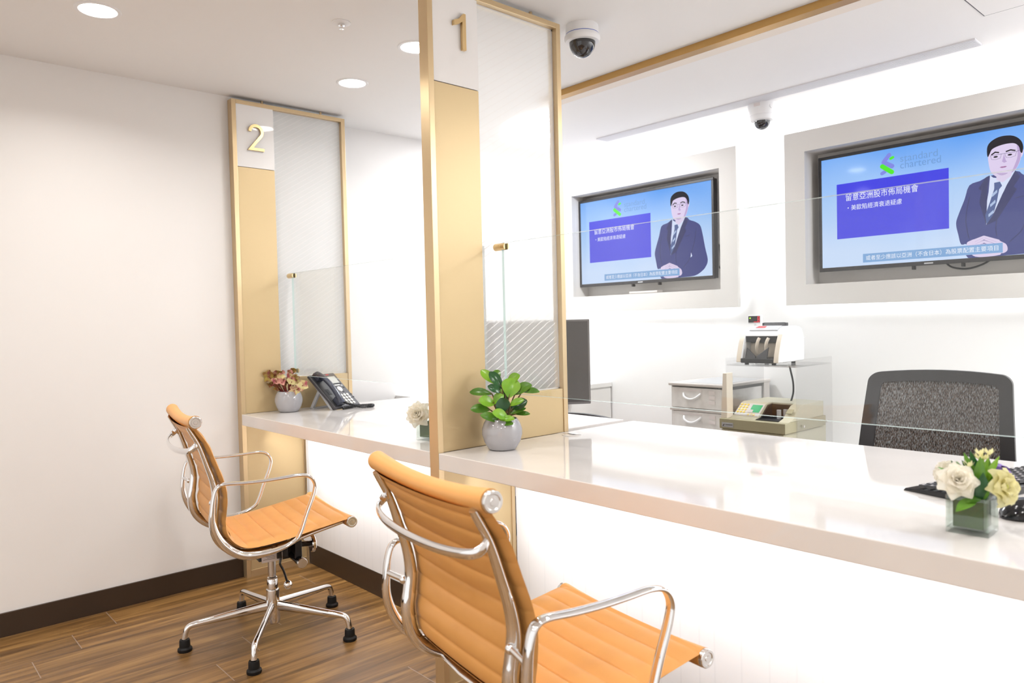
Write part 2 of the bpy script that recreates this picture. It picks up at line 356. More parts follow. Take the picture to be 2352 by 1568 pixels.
def thing(name, label, cat, loc=(0, 0, 0), rz=0, group=None):
    o = bpy.data.objects.new(name, None); COL.objects.link(o); o.location = loc; o.rotation_euler = (0, 0, rz)
    o.empty_display_size = .05
    o['label'] = label; o['category'] = cat
    if group: o['group'] = group
    return o
def tag(o, label, cat, group=None):
    o['label'] = label; o['category'] = cat
    if group: o['group'] = group
    return o
def struct(o): o['kind'] = 'structure'; return o
def copy_tree(o, parent=None):
    c = o.copy(); COL.objects.link(c); c.parent = parent
    for ch in list(o.children): copy_tree(ch, c)
    return c
def crom(pts, n=8, closed=False):
    P = [Vector(p) for p in pts]; out = []; N = len(P)
    for i in range(N if closed else N - 1):
        if closed: a, b, c, d = P[i - 1], P[i], P[(i + 1) % N], P[(i + 2) % N]
        else: a, b, c, d = P[max(i - 1, 0)], P[i], P[i + 1], P[min(i + 2, N - 1)]
        for k in range(n):
            t = k / n
            out.append(.5 * ((2 * b) + (c - a) * t + (2 * a - 5 * b + 4 * c - d) * t * t + (3 * b - a - 3 * c + d) * t ** 3))
    if not closed: out.append(P[-1])
    return out
def text_mesh(s, width=None, height=None, extrude=0.):
    cu = bpy.data.curves.new('tmp', 'FONT'); cu.body = s; cu.extrude = extrude
    o = bpy.data.objects.new('tmp', cu); COL.objects.link(o); bpy.context.view_layer.update()
    me = bpy.data.meshes.new_from_object(o.evaluated_get(bpy.context.evaluated_depsgraph_get()))
    bpy.data.objects.remove(o); bpy.data.curves.remove(cu)
    xs = [v.co.x for v in me.vertices]; ys = [v.co.y for v in me.vertices]
    x0, x1, y0, y1 = min(xs), max(xs), min(ys), max(ys)
    sx = width / (x1 - x0) if width else None; sy = height / (y1 - y0) if height else None
    sx = sx or sy; sy = sy or sx
    for v in me.vertices: v.co = Vector(((v.co.x - x0) * sx, (v.co.y - y0) * sy, v.co.z))
    return me
def text_obj(name, s, mt, parent, fn, width=None, height=None):
    me = text_mesh(s, width, height); me.name = name
    for v in me.vertices: v.co = Vector(fn(v.co.x, v.co.y))
    me.materials.clear(); me.materials.append(M[mt])
    o = bpy.data.objects.new(name, me); COL.objects.link(o); o.parent = parent
    return o
def stroke(pts, w):
    """2D polyline -> outline polygon with mitred joins"""
    P = [Vector(p) for p in pts]; L = []; Rr = []
    for i in range(len(P)):
        a = (P[i] - P[i - 1]).normalized() if i else None; b = (P[i + 1] - P[i]).normalized() if i < len(P) - 1 else None
        if a is None: d = b
        elif b is None: d = a
        else: d = (a + b).normalized()
        n_ = Vector((-d.y, d.x)); k = 1.
        if a is not None and b is not None: k = 1 / max(.45, n_.dot(Vector((-a.y, a.x))))
        L.append(P[i] + n_ * w / 2 * k); Rr.append(P[i] - n_ * w / 2 * k)
    return [tuple(q) for q in L + Rr[::-1]]

# ------------------------------------------------------------------ room
ZC = 2.296         # ceiling
XW = -.048        # customer side left wall
XO = -.20         # office side left wall
YB = 2.36         # back wall
XR, YF = 4.7, -3.6
struct(B().box((XO - .1, YF, -.1), (XR, 2.6, 0)).obj('floor', 'floor', smooth=0))
struct(B().box((XO - .1, YF, ZC), (XR + .1, 2.300, ZC + .1)).obj('ceiling', 'ceiling', smooth=0))
w = B(); w.box((XO - .1, YF, 0), (XW, .19, ZC)); w.box((XO - .1, .19, 0), (XO, 2.6, ZC + .25))
struct(w.obj('wall_left', 'wall', smooth=0))
# back wall with two screen recesses
N1 = (.009, 1.148); N2 = (1.6474, 2.787); NZ = (1.353, 2.0335); g = .012
w = B()
def wall_piece(x0, x1, z0, z1): w.box((x0, YB, z0), (x1, YB + .2, z1))
wall_piece(XO, XR, 0, NZ[0] - g); wall_piece(XO, XR, NZ[1] + g, ZC + .25)
wall_piece(XO, N1[0] - g, NZ[0] - g, NZ[1] + g); wall_piece(N1[1] + g, N2[0] - g, NZ[0] - g, NZ[1] + g); wall_piece(N2[1] + g, XR, NZ[0] - g, NZ[1] + g)
struct(w.obj('wall_back', 'office', smooth=0))
struct(B().box((XR, YF, 0), (XR + .1, 2.6, ZC + .25)).obj('wall_right', 'wall', smooth=0))
struct(B().box((XW, YF, 0), (XW + .010, -.001, .095)).obj('baseboard_left', 'skirt', smooth=0, bevel=.0015))

# ------------------------------------------------------------------ ceiling fittings
def downlight(x, y, label):
    t = thing('downlight', label, 'ceiling light', (x, y, ZC), 0, 'round downlights in the ceiling')
    B().lathe([(.058, -.001), (.060, -.004), (.070, -.004), (.073, -.001)], 48, cap=False).obj('trim_ring', 'white_plastic', t)
    B().lathe([(.0005, -.0025), (.059, -.0025)], 48, cap=False).obj('diffuser', 'lamp', t)
    return t
downlight(0.6341, -0.7006, 'lit round downlight nearest the camera, above the plain left wall')
downlight(0.486, 0.3638, 'lit round downlight on the ceiling right of the panel numbered 2')
downlight(1.0231, 0.3401, 'lit round downlight half hidden behind the edge of the panel numbered 1')

t = thing('sprinkler_head', 'small white round ceiling sprinkler with a metal nub between the downlights', 'sprinkler', (1.0528, -0.0045, ZC))
B().lathe([(.0335, 0), (.033, -.003), (.022, -.006), (.013, -.007)], 32).obj('cover_plate', 'white_plastic', t)
B().lathe([(.012, -.006), (.012, -.012), (.005, -.013), (.005, -.019), (.009, -.020), (.009, -.024), (.002, -.025)], 20).obj('nozzle', 'chrome', t)

t = thing('dome_camera', 'white dome camera with smoked bubble and blue line beside panel 1', 'security camera', (1.58, 0.7055, ZC), 0, 'ceiling dome cameras')
B().lathe([(.060, 0), (.061, -.004), (.061, -.032)], 48).obj('base', 'white_plastic', t)
B().lathe([(.0615, -.032), (.0618, -.0345)], 48, cap=False).obj('blue_stripe', 'blue', t)
B().lathe([(.062, -.0345), (.066, -.040), (.067, -.050), (.062, -.060), (.050, -.062)], 48).obj('trim_ring', 'white_plastic', t)
B().lathe([(.049 * math.cos(R(a)), -.061 - .056 * math.sin(R(a))) for a in range(0, 90, 9)] + [(.0008, -.117)], 40).obj('dome', 'smoke', t)
B().ball((.02, -.045, -.052), .004, 10).obj('screw', 'steel', t)

t = thing('dome_camera', 'white dome camera with tapered housing above the gap between the screens', 'security camera', (1.4773, 2.1895, ZC), 0, 'ceiling dome cameras')
B().lathe([(.070, 0), (.070, -.014), (.064, -.058), (.062, -.062)], 48).obj('base', 'white_plastic', t)
B().lathe([(.0625, -.062), (.0635, -.068), (.056, -.088), (.042, -.092)], 48).obj('collar', 'white_plastic', t)
B().lathe([(.041 * math.cos(R(a)), -.090 - .044 * math.sin(R(a))) for a in range(0, 90, 9)] + [(.0008, -.134)], 40).obj('dome', 'smoke', t)
a = math.atan2(-3.6, 2.0) - .35
o = B().box((-.016, -.001, -.008), (.016, .001, .008)).obj('label_sticker', 'sticker', t, smooth=0); o.location = (.0695 * math.cos(a), .0695 * math.sin(a), -.018); o.rotation_euler = (0, 0, a + PI / 2)
a = math.atan2(-3.6, 2.0) + .75
o = B().lathe([(.001, -.002), (.011, -.002), (.012, 0)], 20, axis='Y').obj('conduit_plug', 'white_plastic', t); o.location = (.068 * math.cos(a), .068 * math.sin(a), -.028); o.rotation_euler = (0, 0, a + PI / 2)

t = thing('ceiling_trim_beam', 'long gold metal trim strip crossing the office ceiling', 'ceiling trim', (0, 0, 0))
B().box((.80, 1.1893, 2.2674), (XR, 1.2386, ZC)).obj('gold_strip', 'beam_gold', t, smooth=0, bevel=.0012)
B().box((.80, 1.2386, 2.2674), (XR, 1.2999, ZC)).obj('pale_sheen_strip', 'beam_pale', t, smooth=0)  # added strip; its pale colour stands for the reflected sheen beside the gold

t = thing('air_diffuser', 'long slotted white air grille in the office ceiling', 'air vent', (0.4682, 2.0434, ZC))
Lg, Wg = 2.024, .0987
B().box((.003, .003, -.0015), (Lg - .003, Wg - .003, 0)).obj('gap_shade_plate', 'grille_back', t, smooth=0)  # grey plate: the dark behind the slats is put into its colour
f = B(); f.box((0, 0, -.006), (Lg, .004, 0)); f.box((0, Wg - .004, -.006), (Lg, Wg, 0)); f.box((0, .004, -.006), (.004, Wg - .004, 0)); f.box((Lg - .004, .004, -.006), (Lg, Wg - .004, 0))
f.obj('frame', 'grille', t, smooth=0)
for k in range(8):
    y = .0085 + k * .01105; B().box((.004, y, -.006), (Lg - .004, y + .0062, -.0015)).obj('slat', 'grille', t, smooth=0)

t = thing('ceiling_hatch', 'square access hatch outlined in dark on the ceiling at upper right', 'access hatch', (2.5872, 1.365, ZC))
f = B(); s_ = .45; q = .004
f.box((0, 0, -.002), (s_, q, 0)); f.box((0, s_ - q, -.002), (s_, s_, 0)); f.box((0, q, -.002), (q, s_ - q, 0)); f.box((s_ - q, q, -.002), (s_, s_ - q, 0))
f.obj('gap_shade_line', 'gap', t, smooth=0); B().box((q, q, -.0025), (s_ - q, s_ - q, 0)).obj('panel', 'ceiling', t, smooth=0)  # dark bars drawn for the shade in the gap round the hatch

# ------------------------------------------------------------------ partitions
TH = .047; WD = .595; ZT = 2.277; ZK = .787; TC = .052
def partition(xf, num, label):
    t = thing('teller_partition', label, 'partition', (xf, 0, 0), 0, 'numbered gold partitions')
    s = .021
    f = B(); f.box((-TH, 0, 0), (0, s, ZT)); f.box((-TH, WD - s, ZK), (0, WD, ZT)); f.box((-TH, s, ZT - .019), (0, WD - s, ZT))
    f.obj('frame', 'gold_frame', t, smooth=0, bevel=.001)
    # L-shaped gold sheet
    pts = [(s, ZK), (WD - s, ZK), (WD - s, .948), (.2045, .948), (.2045, 1.962), (s, 1.962)]
    B().prism(pts, lambda y, z: (-TH + .004, y, z), lambda y, z: (-.004, y, z)).obj('gold_sheet', 'gold', t, smooth=0, bevel=.0008)
    sg = B().box((-TH + .004, s, 1.964), (-.003, .2045, ZT - .019)).obj('sign_plate', 'acrylic', t, smooth=0)
    # numeral in raised brass
    n_ = B()
    if num == 1:
        pl = [(.1335, 2.079), (.1475, 2.079), (.1475, 2.195), (.1385, 2.195), (.122, 2.176), (.1, 2.167), (.1, 2.151), (.118, 2.157), (.1335, 2.168)]
    else:
        ar = [(.1125 + .030 * math.cos(R(a)), 2.134 + .030 * math.sin(R(a))) for a in range(178, -46, -8)]
        pl = stroke(ar + [(.0835, 2.0515), (.1515, 2.0515)], .0135)
    n_.prism(pl, lambda y, z: (-.003, y, z), lambda y, z: (.009, y, z)); o = n_.obj('numeral', 'brass', sg, smooth=0)
    lg_ = B(); lg_.poly([(-.022, .2045, .948), (-.022, WD - s, .948), (-.022, WD - s, ZT - .019), (-.022, .2045, ZT - .019)]); lg_.obj('line_glass', 'frosted' if num == 1 else 'frosted_white', t, smooth=0)
    e_ = B(); q = .004
    e_.box((-.0225, .2045, .948), (-.0215, WD - s, .948 + q)); e_.box((-.0225, .2045, ZT - .019 - q), (-.0215, WD - s, ZT - .019)); e_.box((-.0225, WD - s - q, .948), (-.0215, WD - s, ZT - .019))
    e_.obj('printed_border', 'white_plastic', t, smooth=0)
    lo = B(); lo.box((-TH, s, 0), (-.004, .307, ZK - TC)); lo.obj('base_sheet', 'gold', t, smooth=0)
    r = B(); r.box((-TH, s, .0), (0, .322, .035)); r.box((-TH, .307, .035), (0, .322, ZK - TC)); r.obj('base_rim', 'gold_frame', t, smooth=0, bevel=.001)
    for y in (.16, .47):
        B().cyl((-.024, y, ZT), (-.024, y, ZC), .006, seg=16).obj('hanger_peg', 'gold_frame', t)
    return t
partition(0., 2, 'gold framed partition numbered 2 standing against the left wall')
X1 = 1.5725
partition(X1, 1, 'tall gold framed partition numbered 1 in the middle between both counters')

# ------------------------------------------------------------------ counters
def counter(x0, x1, label):
    t = thing('service_counter', label, 'counter', (x0, 0, 0), 0, 'cream topped service counters')
    Lc = x1 - x0
    B().box((0, 0, ZK - TC), (Lc, .97, ZK)).obj('countertop', 'counter', t, smooth=0, bevel=.002)
    B().box((0, .325, .105), (Lc, .345, ZK - TC)).obj('front_panel', 'base_white', t, smooth=0)
    B().box((0, .322, 0), (Lc, .345, .105)).obj('kick_plate', 'skirt', t, smooth=0, bevel=.001)
    B().box((0, .345, 0), (Lc, .365, ZK - TC)).obj('carcass', 'cabinet', t, smooth=0)
    B().box((.0, .93, 0), (.02, .95, ZK - TC)).obj('leg', 'steel', t, smooth=0)
    B().box((Lc - .02, .93, 0), (Lc, .95, ZK - TC)).obj('leg', 'steel', t, smooth=0)
    B().box((.02, .06, ZK - TC - .008), (Lc - .02, .075, ZK - TC)).obj('led_strip', 'led', t, smooth=0)
    return t
counter(.0005, X1 - TH - .0005, 'cream counter in front of partition 2, in the corner by the left wall')
counter(X1 + .0005, 4.4, 'long cream counter running from partition 1 to the right edge')
tag(B().box((.003, .326, 0), (.016, .340, .73)).obj('corner_trim', 'alu', smooth=0, loc=(.0, -.012, 0)), 'thin aluminium strip where the gold base meets the dark skirting', 'trim')
# cable grommet cap
t = thing('cable_grommet', 'round cable cap set in the counter top beside partition 1', 'grommet', (1.64, .54, ZK))
B().lathe([(.034, 0), (.034, .0025), (.031, .0035), (.0005, .0035)], 36).obj('cap', 'counter', t)
B().box((-.016, -.004, .0035), (.016, .004, .0042)).obj('slot', 'dark_grey', t, smooth=0)

# glass screens above the counters
def screen(x0, x1, xf, label):
    t = thing('glass_screen', label, 'glass screen', (x0, .26, .959), 0, 'clear counter screens')
    Lc = x1 - x0; h = .502; th = .010
    o = B().box((0, -th / 2, 0), (Lc, th / 2, h)).obj('pane', ['glass', 'glass_edge'], t, smooth=0)
    for p in o.data.polygons:
        if abs(p.normal.y) < .5: p.material_index = 1
    for z in (.022, h - .012):
        c_ = B(); d = xf - x0
        c_.tube([(d, 0, z), (-.002, 0, z)], .0125, 24)
        for sy in (-1, 1):
            c_.prism([(.0125 * math.cos(R(a)), .0125 * math.sin(R(a))) for a in range(-62, 63, 8)], lambda u, v, sy=sy: (-.002, sy * u, z + v), lambda u, v, sy=sy: (.018, sy * u, z + v))
        c_.obj('clip', 'brass', t, bevel=.0006)
    return t
screen(.040, X1 - TH - .02, 0., 'clear glass screen above the counter of partition 2')
screen(X1 + .036, 4.3, X1, 'clear glass screen above the long counter right of partition 1')

# ------------------------------------------------------------------ wall screens
def tv_unit(nx, which):
    x0, x1 = nx; bd = .1085
    lab = ('beige raised surround of the left wall screen, partly behind partition 1', 'beige raised surround of the right wall screen, cut by the frame')[which]
    t = thing('screen_surround', lab, 'wall surround', (x0, 2.30, NZ[0]), 0, 'beige screen surrounds')
    W_, H_ = x1 - x0, NZ[1] - NZ[0]
    f = B(); q = .030
    f.box((-bd, 0, -bd * .97), (W_ + bd, q, 0)); f.box((-bd, 0, H_), (W_ + bd, q, H_ + bd * .97)); f.box((-bd, 0, 0), (0, q, H_)); f.box((W_, 0, 0), (W_ + bd, q, H_))
    f.obj('face_frame', 'surround', t, smooth=0)
    r = B(); k = .008
    r.box((-k, q, -k), (W_ + k, .15, 0)); r.box((-k, q, H_), (W_ + k, .15, H_ + k)); r.box((-k, q, 0), (0, .15, H_)); r.box((W_, q, 0), (W_ + k, .15, H_))
    r.box((-k, .15, -k), (W_ + k, .158, H_ + k)); r.obj('recess_lining', 'niche', t, smooth=0)
    for (a, b_) in (((-bd + .03, q, -bd + .03), (W_ + bd - .03, q + .006, -bd + .04)), ((-bd + .03, q, H_ + bd - .04), (W_ + bd - .03, q + .006, H_ + bd - .03)),
                    ((-bd + .03, q, -bd + .05), (-bd + .04, q + .006, H_ + bd - .05)), ((W_ + bd - .04, q, -bd + .05), (W_ + bd - .03, q + .006, H_ + bd - .05))):
        B().box(a, b_).obj('led_strip', 'halo', t, smooth=0)
    # the television itself
    cx = (.5385, 2.2170)[which]; cz = (1.712, 1.7075)[which]
    lab = ('smaller looking wall television in the left recess above the drawers', 'wall television in the right recess, cut by the right edge')[which]
    tv = thing('television', lab, 'television', (cx, 2.368, cz), 0, 'televisions showing the same slide')
    hw, hh = .5297, .2925; bz = .0155
    f = B(); f.box((-hw, 0, -hh), (hw, .012, -hh + bz + .004)); f.box((-hw, 0, hh - bz), (hw, .012, hh)); f.box((-hw, 0, -hh + bz), (-hw + bz, .012, hh - bz)); f.box((hw - bz, 0, -hh + bz), (hw, .012, hh - bz))
    f.box((-hw + .004, .012, -hh + .004), (hw - .004, .045, hh - .004)); f.obj('casing', 'dark_grey', tv, smooth=0, bevel=.0015)
    B().box((-.2, .045, -.1), (.2, .082, .12)).obj('wall_bracket', 'black', tv, smooth=0)
    sc = B().box((-hw + bz, .004, -hh + bz + .004), (hw - bz, .011, hh - bz)).obj('screen', 's_sky', tv, smooth=0)
    for x in (-.0805, .1275): B().box((x - .005, .004, -hh - .016), (x + .005, .03, -hh)).obj('foot_bracket', 'black', tv, smooth=0)
    B().box((-.030, -.0006, -hh + .006), (.008, .0002, -hh + .0125)).obj('badge', 'silver', tv, smooth=0)
    ox, oz = 0., 0.
    lay = lambda d: (lambda u, v: (u, .004 - d, v))
    def flat(b_, pts, d):   # thin slab on the screen
        b_.prism(pts, lambda u, v: (u, .004, v), lambda u, v: (u, .004 - d, v))
    b_ = B(); flat(b_, [(-.437, -.132), (.0745, -.132), (.0745, .143), (-.437, .143)], .0004); b_.obj('slide_box', 's_box', sc, smooth=0)
    text_obj('slide_heading', '留意亞洲股市佈局機會', 's_white', sc, lambda u, v: (u - .392, .0034, v + .054), .338, .036)
    text_obj('slide_bullet', '・美歐陷經濟衰退疑慮', 's_white', sc, lambda u, v: (u - .383, .0034, v + .006), .256, .027)
    text_obj('brand_words', 'standard', 's_word', sc, lambda u, v: (u - .133, .0036, v + .205), .163, .033)
    text_obj('brand_words', 'chartered', 's_word', sc, lambda u, v: (u - .133, .0036, v + .173), .176, .033)
    # ribbon mark
    b_ = B()
    def stadium(p0, p1, w_, k=8):
        p0 = Vector(p0); p1 = Vector(p1); d = (p1 - p0).normalized(); a0 = math.atan2(d.y, d.x); o_ = []
        for i in range(k + 1):
            a = a0 - PI / 2 + PI * i / k; o_.append((p1.x + w_ / 2 * math.cos(a), p1.y + w_ / 2 * math.sin(a)))
        for i in range(k + 1):
            a = a0 + PI / 2 + PI * i / k; o_.append((p0.x + w_ / 2 * math.cos(a), p0.y + w_ / 2 * math.sin(a)))
        return o_
    b_.mi = 0; flat(b_, stadium((-.205, .222), (-.183, .247), .020), .0005); flat(b_, stadium((-.208, .216), (-.170, .192), .021), .0007)
    flat(b_, stadium((-.216, .164), (-.204, .170), .017), .0005)
    b_.mi = 1; flat(b_, stadium((-.215, .198), (-.171, .164), .021), .0009); flat(b_, stadium((-.176, .229), (-.166, .233), .013), .0007)
    b_.obj('ribbon_mark', ['s_logo_b', 's_logo_g'], sc, smooth=0)
    # presenter shown on the screen
    b_ = B()
    suit = [(.24, .080), (.2, .064), (.157, .050), (.138, -.009), (.114, -.072), (.103, -.114), (.112, -.165), (.123, -.2095), (.146, -.212), (.150, -.272), (.30, -.272), (.39, -.268), (.44, -.245), (.468, -.219), (.482, -.18), (.466, -.11), (.448, -.02), (.433, .026), (.40, .05), (.36, .066), (.335, .085)]
    smooth2 = lambda P, n_=4, cl=True: [(q.x, q.y) for q in crom([(u, v, 0) for u, v in P], n_, cl)]
    b_.mi = 0; flat(b_, smooth2(suit, 3), .0004)
    b_.mi = 2; flat(b_, [(.238, .082), (.232, .01), (.222, -.05), (.222, -.132), (.249, -.09), (.285, -.003), (.33, .078), (.33, .09), (.29, .06), (.25, .07)], .0006)
    b_.mi = 3; flat(b_, [(.2535, .047), (.275, .049), (.283, .030), (.272, .016), (.263, -.036), (.249, -.091), (.2235, -.130), (.2185, -.09), (.237, -.034), (.2535, .021)], .0008)
    b_.mi = 4
    for z in (-.002, -.045, -.088): flat(b_, [(.2455 + z * .16, z - .012), (.2655 + z * .16, z + .006), (.2645 + z * .16, z + .018), (.2445 + z * .16, z)], .0010)
    b_.mi = 1; flat(b_, [(.236, .082), (.228, .03), (.222, -.132), (.196, -.03), (.205, .02), (.192, .03), (.222, .076)], .0007); flat(b_, [(.332, .088), (.35, .06), (.326, .02), (.338, .008), (.262, -.118), (.223, -.133), (.25, -.088), (.30, .03)], .0007)
    for pl in ([(.158, .0), (.146, -.06), (.142, -.11), (.150, -.165), (.155, -.185)], [(.405, .0), (.392, -.07), (.372, -.125), (.352, -.175), (.31, -.215)], [(.262, -.118), (.258, -.15), (.262, -.185)], [(.33, -.03), (.365, -.024)]):
        flat(b_, stroke(pl, .0035), .0006)
    b_.mi = 2; flat(b_, [(.368, -.128), (.376, -.150), (.364, -.158)], .0007)
    b_.mi = 5; flat(b_, [(.262, .08), (.262, .058), (.285, .044), (.318, .068), (.322, .10), (.29, .09)], .0008)
    face = [(.2315, .172), (.2325, .137), (.24, .1), (.2565, .077), (.2816, .063), (.311, .074), (.3365, .097), (.352, .136), (.3525, .177), (.334, .212), (.29, .222), (.248, .21)]
    flat(b_, smooth2(face), .0010); flat(b_, smooth2([(.349, .172), (.360, .176), (.361, .157), (.353, .140), (.346, .146)]), .0009)
    b_.mi = 6; flat(b_, smooth2([(.338, .205), (.3515, .178), (.351, .136), (.3365, .098), (.318, .080), (.330, .112), (.341, .15)], 3), .0011); flat(b_, [(.291, .165), (.2835, .134), (.2915, .1275), (.302, .131), (.297, .138)], .0012); flat(b_, smooth2([(.262, .088), (.282, .0745), (.305, .081), (.285, .085)]), .0012)  # deeper polygons draw the shaded parts of the face into the picture
    b_.mi = 7
    hair = [(.229, .163), (.227, .201), (.2375, .224), (.262, .239), (.291, .2435), (.327, .236), (.352, .213), (.361, .184), (.357, .158), (.350, .166), (.346, .186), (.331, .203), (.305, .2075), (.272, .204), (.2465, .194), (.238, .178)]
    flat(b_, smooth2(hair, 3), .0014)
    for (u0, u1, v0, v1) in ((.243, .2725, .1695, .1745), (.2975, .333, .174, .1725)):
        flat(b_, stroke([(u0, v0), ((u0 + u1) / 2, max(v0, v1) + .0045), (u1, v1)], .0055), .0013)
    for u in (.2595, .3125): flat(b_, [(u + .0085 * math.cos(R(a)), .1585 + .0038 * math.sin(R(a))) for a in range(0, 360, 30)], .0013)
    b_.mi = 9
    for u0, u1 in ((.240, .281), (.294, .337)): flat(b_, stroke([(u0, .167), (u0 + .004, .150), ((u0 + u1) / 2, .1465), (u1 - .004, .150), (u1, .167)], .0009), .0016)
    flat(b_, stroke([(.239, .167), (.282, .167), (.294, .167), (.338, .168), (.352, .172)], .0014), .0016)
    b_.mi = 8; flat(b_, [(.274, .1105), (.282, .1132), (.2885, .1125), (.295, .1134), (.302, .1108), (.295, .1068), (.282, .1065)], .0012)
    b_.mi = 5
    flat(b_, smooth2([(.146, -.205), (.160, -.196), (.178, -.191), (.190, -.202), (.186, -.225), (.168, -.236), (.150, -.226)], 3), .0009)
    flat(b_, smooth2([(.262, -.204), (.282, -.213), (.298, -.226), (.302, -.25), (.285, -.262), (.262, -.252), (.25, -.228)], 3), .0009)
    for (p0, p1, w_) in (((.172, -.198), (.212, -.1845), .011), ((.178, -.207), (.2135, -.190), .011), ((.178, -.218), (.213, -.205), .0105), ((.176, -.228), (.211, -.219), .0095), ((.172, -.214), (.205, -.232), .011),
                         ((.268, -.207), (.2135, -.1845), .011), ((.264, -.216), (.2125, -.190), .011), ((.262, -.228), (.214, -.205), .0105), ((.262, -.240), (.213, -.219), .0095), ((.266, -.224), (.224, -.236), .011)):
        flat(b_, stadium(p0, p1, w_), .0010)
    b_.mi = 6
    for (p0, p1) in (((.178, -.2025), (.210, -.1885)), ((.180, -.2125), (.211, -.1985)), ((.180, -.223), (.210, -.2125)), ((.262, -.2115), (.216, -.1885)), ((.260, -.222), (.217, -.1985)), ((.259, -.234), (.216, -.2125))):
        flat(b_, stroke([p0, p1], .0012), .0011)
    b_.mi = 5
    flat(b_, smooth2([(.176, -.240), (.215, -.236), (.262, -.248), (.275, -.268), (.195, -.272), (.165, -.258)], 3), .0008)
    b_.obj('presenter_picture', ['s_suit', 's_lapel', 's_shirt', 's_tie', 's_stripe', 's_skin', 's_skin2', 's_hair', 's_lip', 's_line'], sc, smooth=0)
    b_ = B(); flat(b_, [(-.310, -.259), (.2845, -.259), (.2845, -.2165), (-.310, -.2165)], .0017); b_.obj('subtitle_band', 's_sub', sc, smooth=0)
    text_obj('subtitle_text', '或者至少應該以亞洲（不含日本）為股票配置主要項目', 's_white', sc, lambda u, v: (u - .295, .0020, v - .249), .563, .024)
    return tv
tv_unit(N1, 0)
tv_unit(N2, 1)
# leads and small box in the recesses
tag(B().tube(crom([(1.055, 2.44, 1.62), (1.085, 2.40, 1.57), (1.092, 2.395, 1.52), (1.088, 2.40, 1.49)]), .004, 8).ball((1.09, 2.40, 1.485), .012, 10).obj('power_lead', 'black'), 'short black lead with plug poking out right of the left television', 'cable')
tag(B().tube(crom([(2.26, 2.422, 1.425), (2.29, 2.422, 1.400), (2.35, 2.42, 1.390), (2.41, 2.422, 1.405), (2.45, 2.424, 1.43)]), .0042, 8).obj('power_lead', 'black'), 'black lead looping below the right television', 'cable')
t = thing('media_box', 'flat grey box lying in the recess below the left television', 'media box', (.565, 2.372, NZ[0]))
B().box((-.11, -.03, .003), (.11, .03, .017)).obj('case', 'drawer_body', t, smooth=0, bevel=.004)
for x in (-.09, .09): B().lathe([(.007, 0), (.007, .003)], 12, (x, 0, 0)).obj('foot', 'rubber', t)

# ------------------------------------------------------------------ visitor chairs
PROF = [(-.309, .878), (-.299, .858), (-.273, .808), (-.248, .738), (-.226, .675), (-.216, .622), (-.219, .570), (-.223, .533), (-.214, .483), (-.179, .442), (-.129, .424), (-.038, .428), (.056, .442), (.154, .459), (.205, .4685), (.229, .4715)]
path = [Vector((q.x, q.y)) for q in crom([(y, z, 0) for y, z in PROF], 24)]
cum = [0.]
for a, b in zip(path, path[1:]): cum.append(cum[-1] + (b - a).length)
def at_s(s):
    s = min(max(s, 0), cum[-1]); lo, hi = 0, len(cum) - 1
    while hi - lo > 1:
        md = (lo + hi) // 2
        if cum[md] <= s: lo = md
        else: hi = md
    k = (s - cum[lo]) / max(cum[hi] - cum[lo], 1e-9)
    p = path[lo].lerp(path[hi], k); d = (path[min(hi + 1, len(path) - 1)] - path[max(lo - 1, 0)]).normalized()
    return p, d, Vector((-d.y, d.x))
SK = next(c for c, q in zip(cum, path) if q.y < .470)      # where back turns into seat
PW = .252
def sling(s0, s1, pitch, s_first, sag0, sag1):
    b = B(); NL = 22; rows = []
    n_s = int((s1 - s0) / .0028)
    for i in range(n_s + 1):
        s = s0 + (s1 - s0) * i / n_s
        p, d, nn = at_s(s)
        ph = ((s - s_first) / pitch) % 1.
        rib = math.sin(PI * ph) ** .38 if 0 < ph < 1 else 0
        sag = sag0 + (sag1 - sag0) * i / n_s
        lift = (.010 if s < SK * .8 else .010 - .007 * min(1, (s - SK * .8) / .16)) * min(1, s / .10, max(0, cum[-1] - s) / .12)
        ring = []
        for side in (1, -1):
            for j in range(NL + 1):
                t = -1 + 2 * j / NL if side == 1 else 1 - 2 * j / NL
                edge = math.sqrt(max(0, 1 - abs(t) ** 9))
                r2 = rib * min(1, (1 - abs(t)) * 4.5)
                h = (.0066 + .0078 * r2) * edge
                off = lift - sag * (1 - t * t) + side * h
                q = p + nn * off
                ring.append((PW * t, q.x, q.y))
        rows.append(ring)
    b.grid(rows, True)
    return b
def roll(y, z, hw, r, sag):
    pts = []; rad = []
    for i in range(25):
        t = -1 + 2 * i / 24
        pts.append((hw * t, y - sag * .3 * (1 - t * t), z - sag * (1 - t * t))); rad.append(r * (.86 + .14 * abs(t) ** 2.5))
    return pts, rad
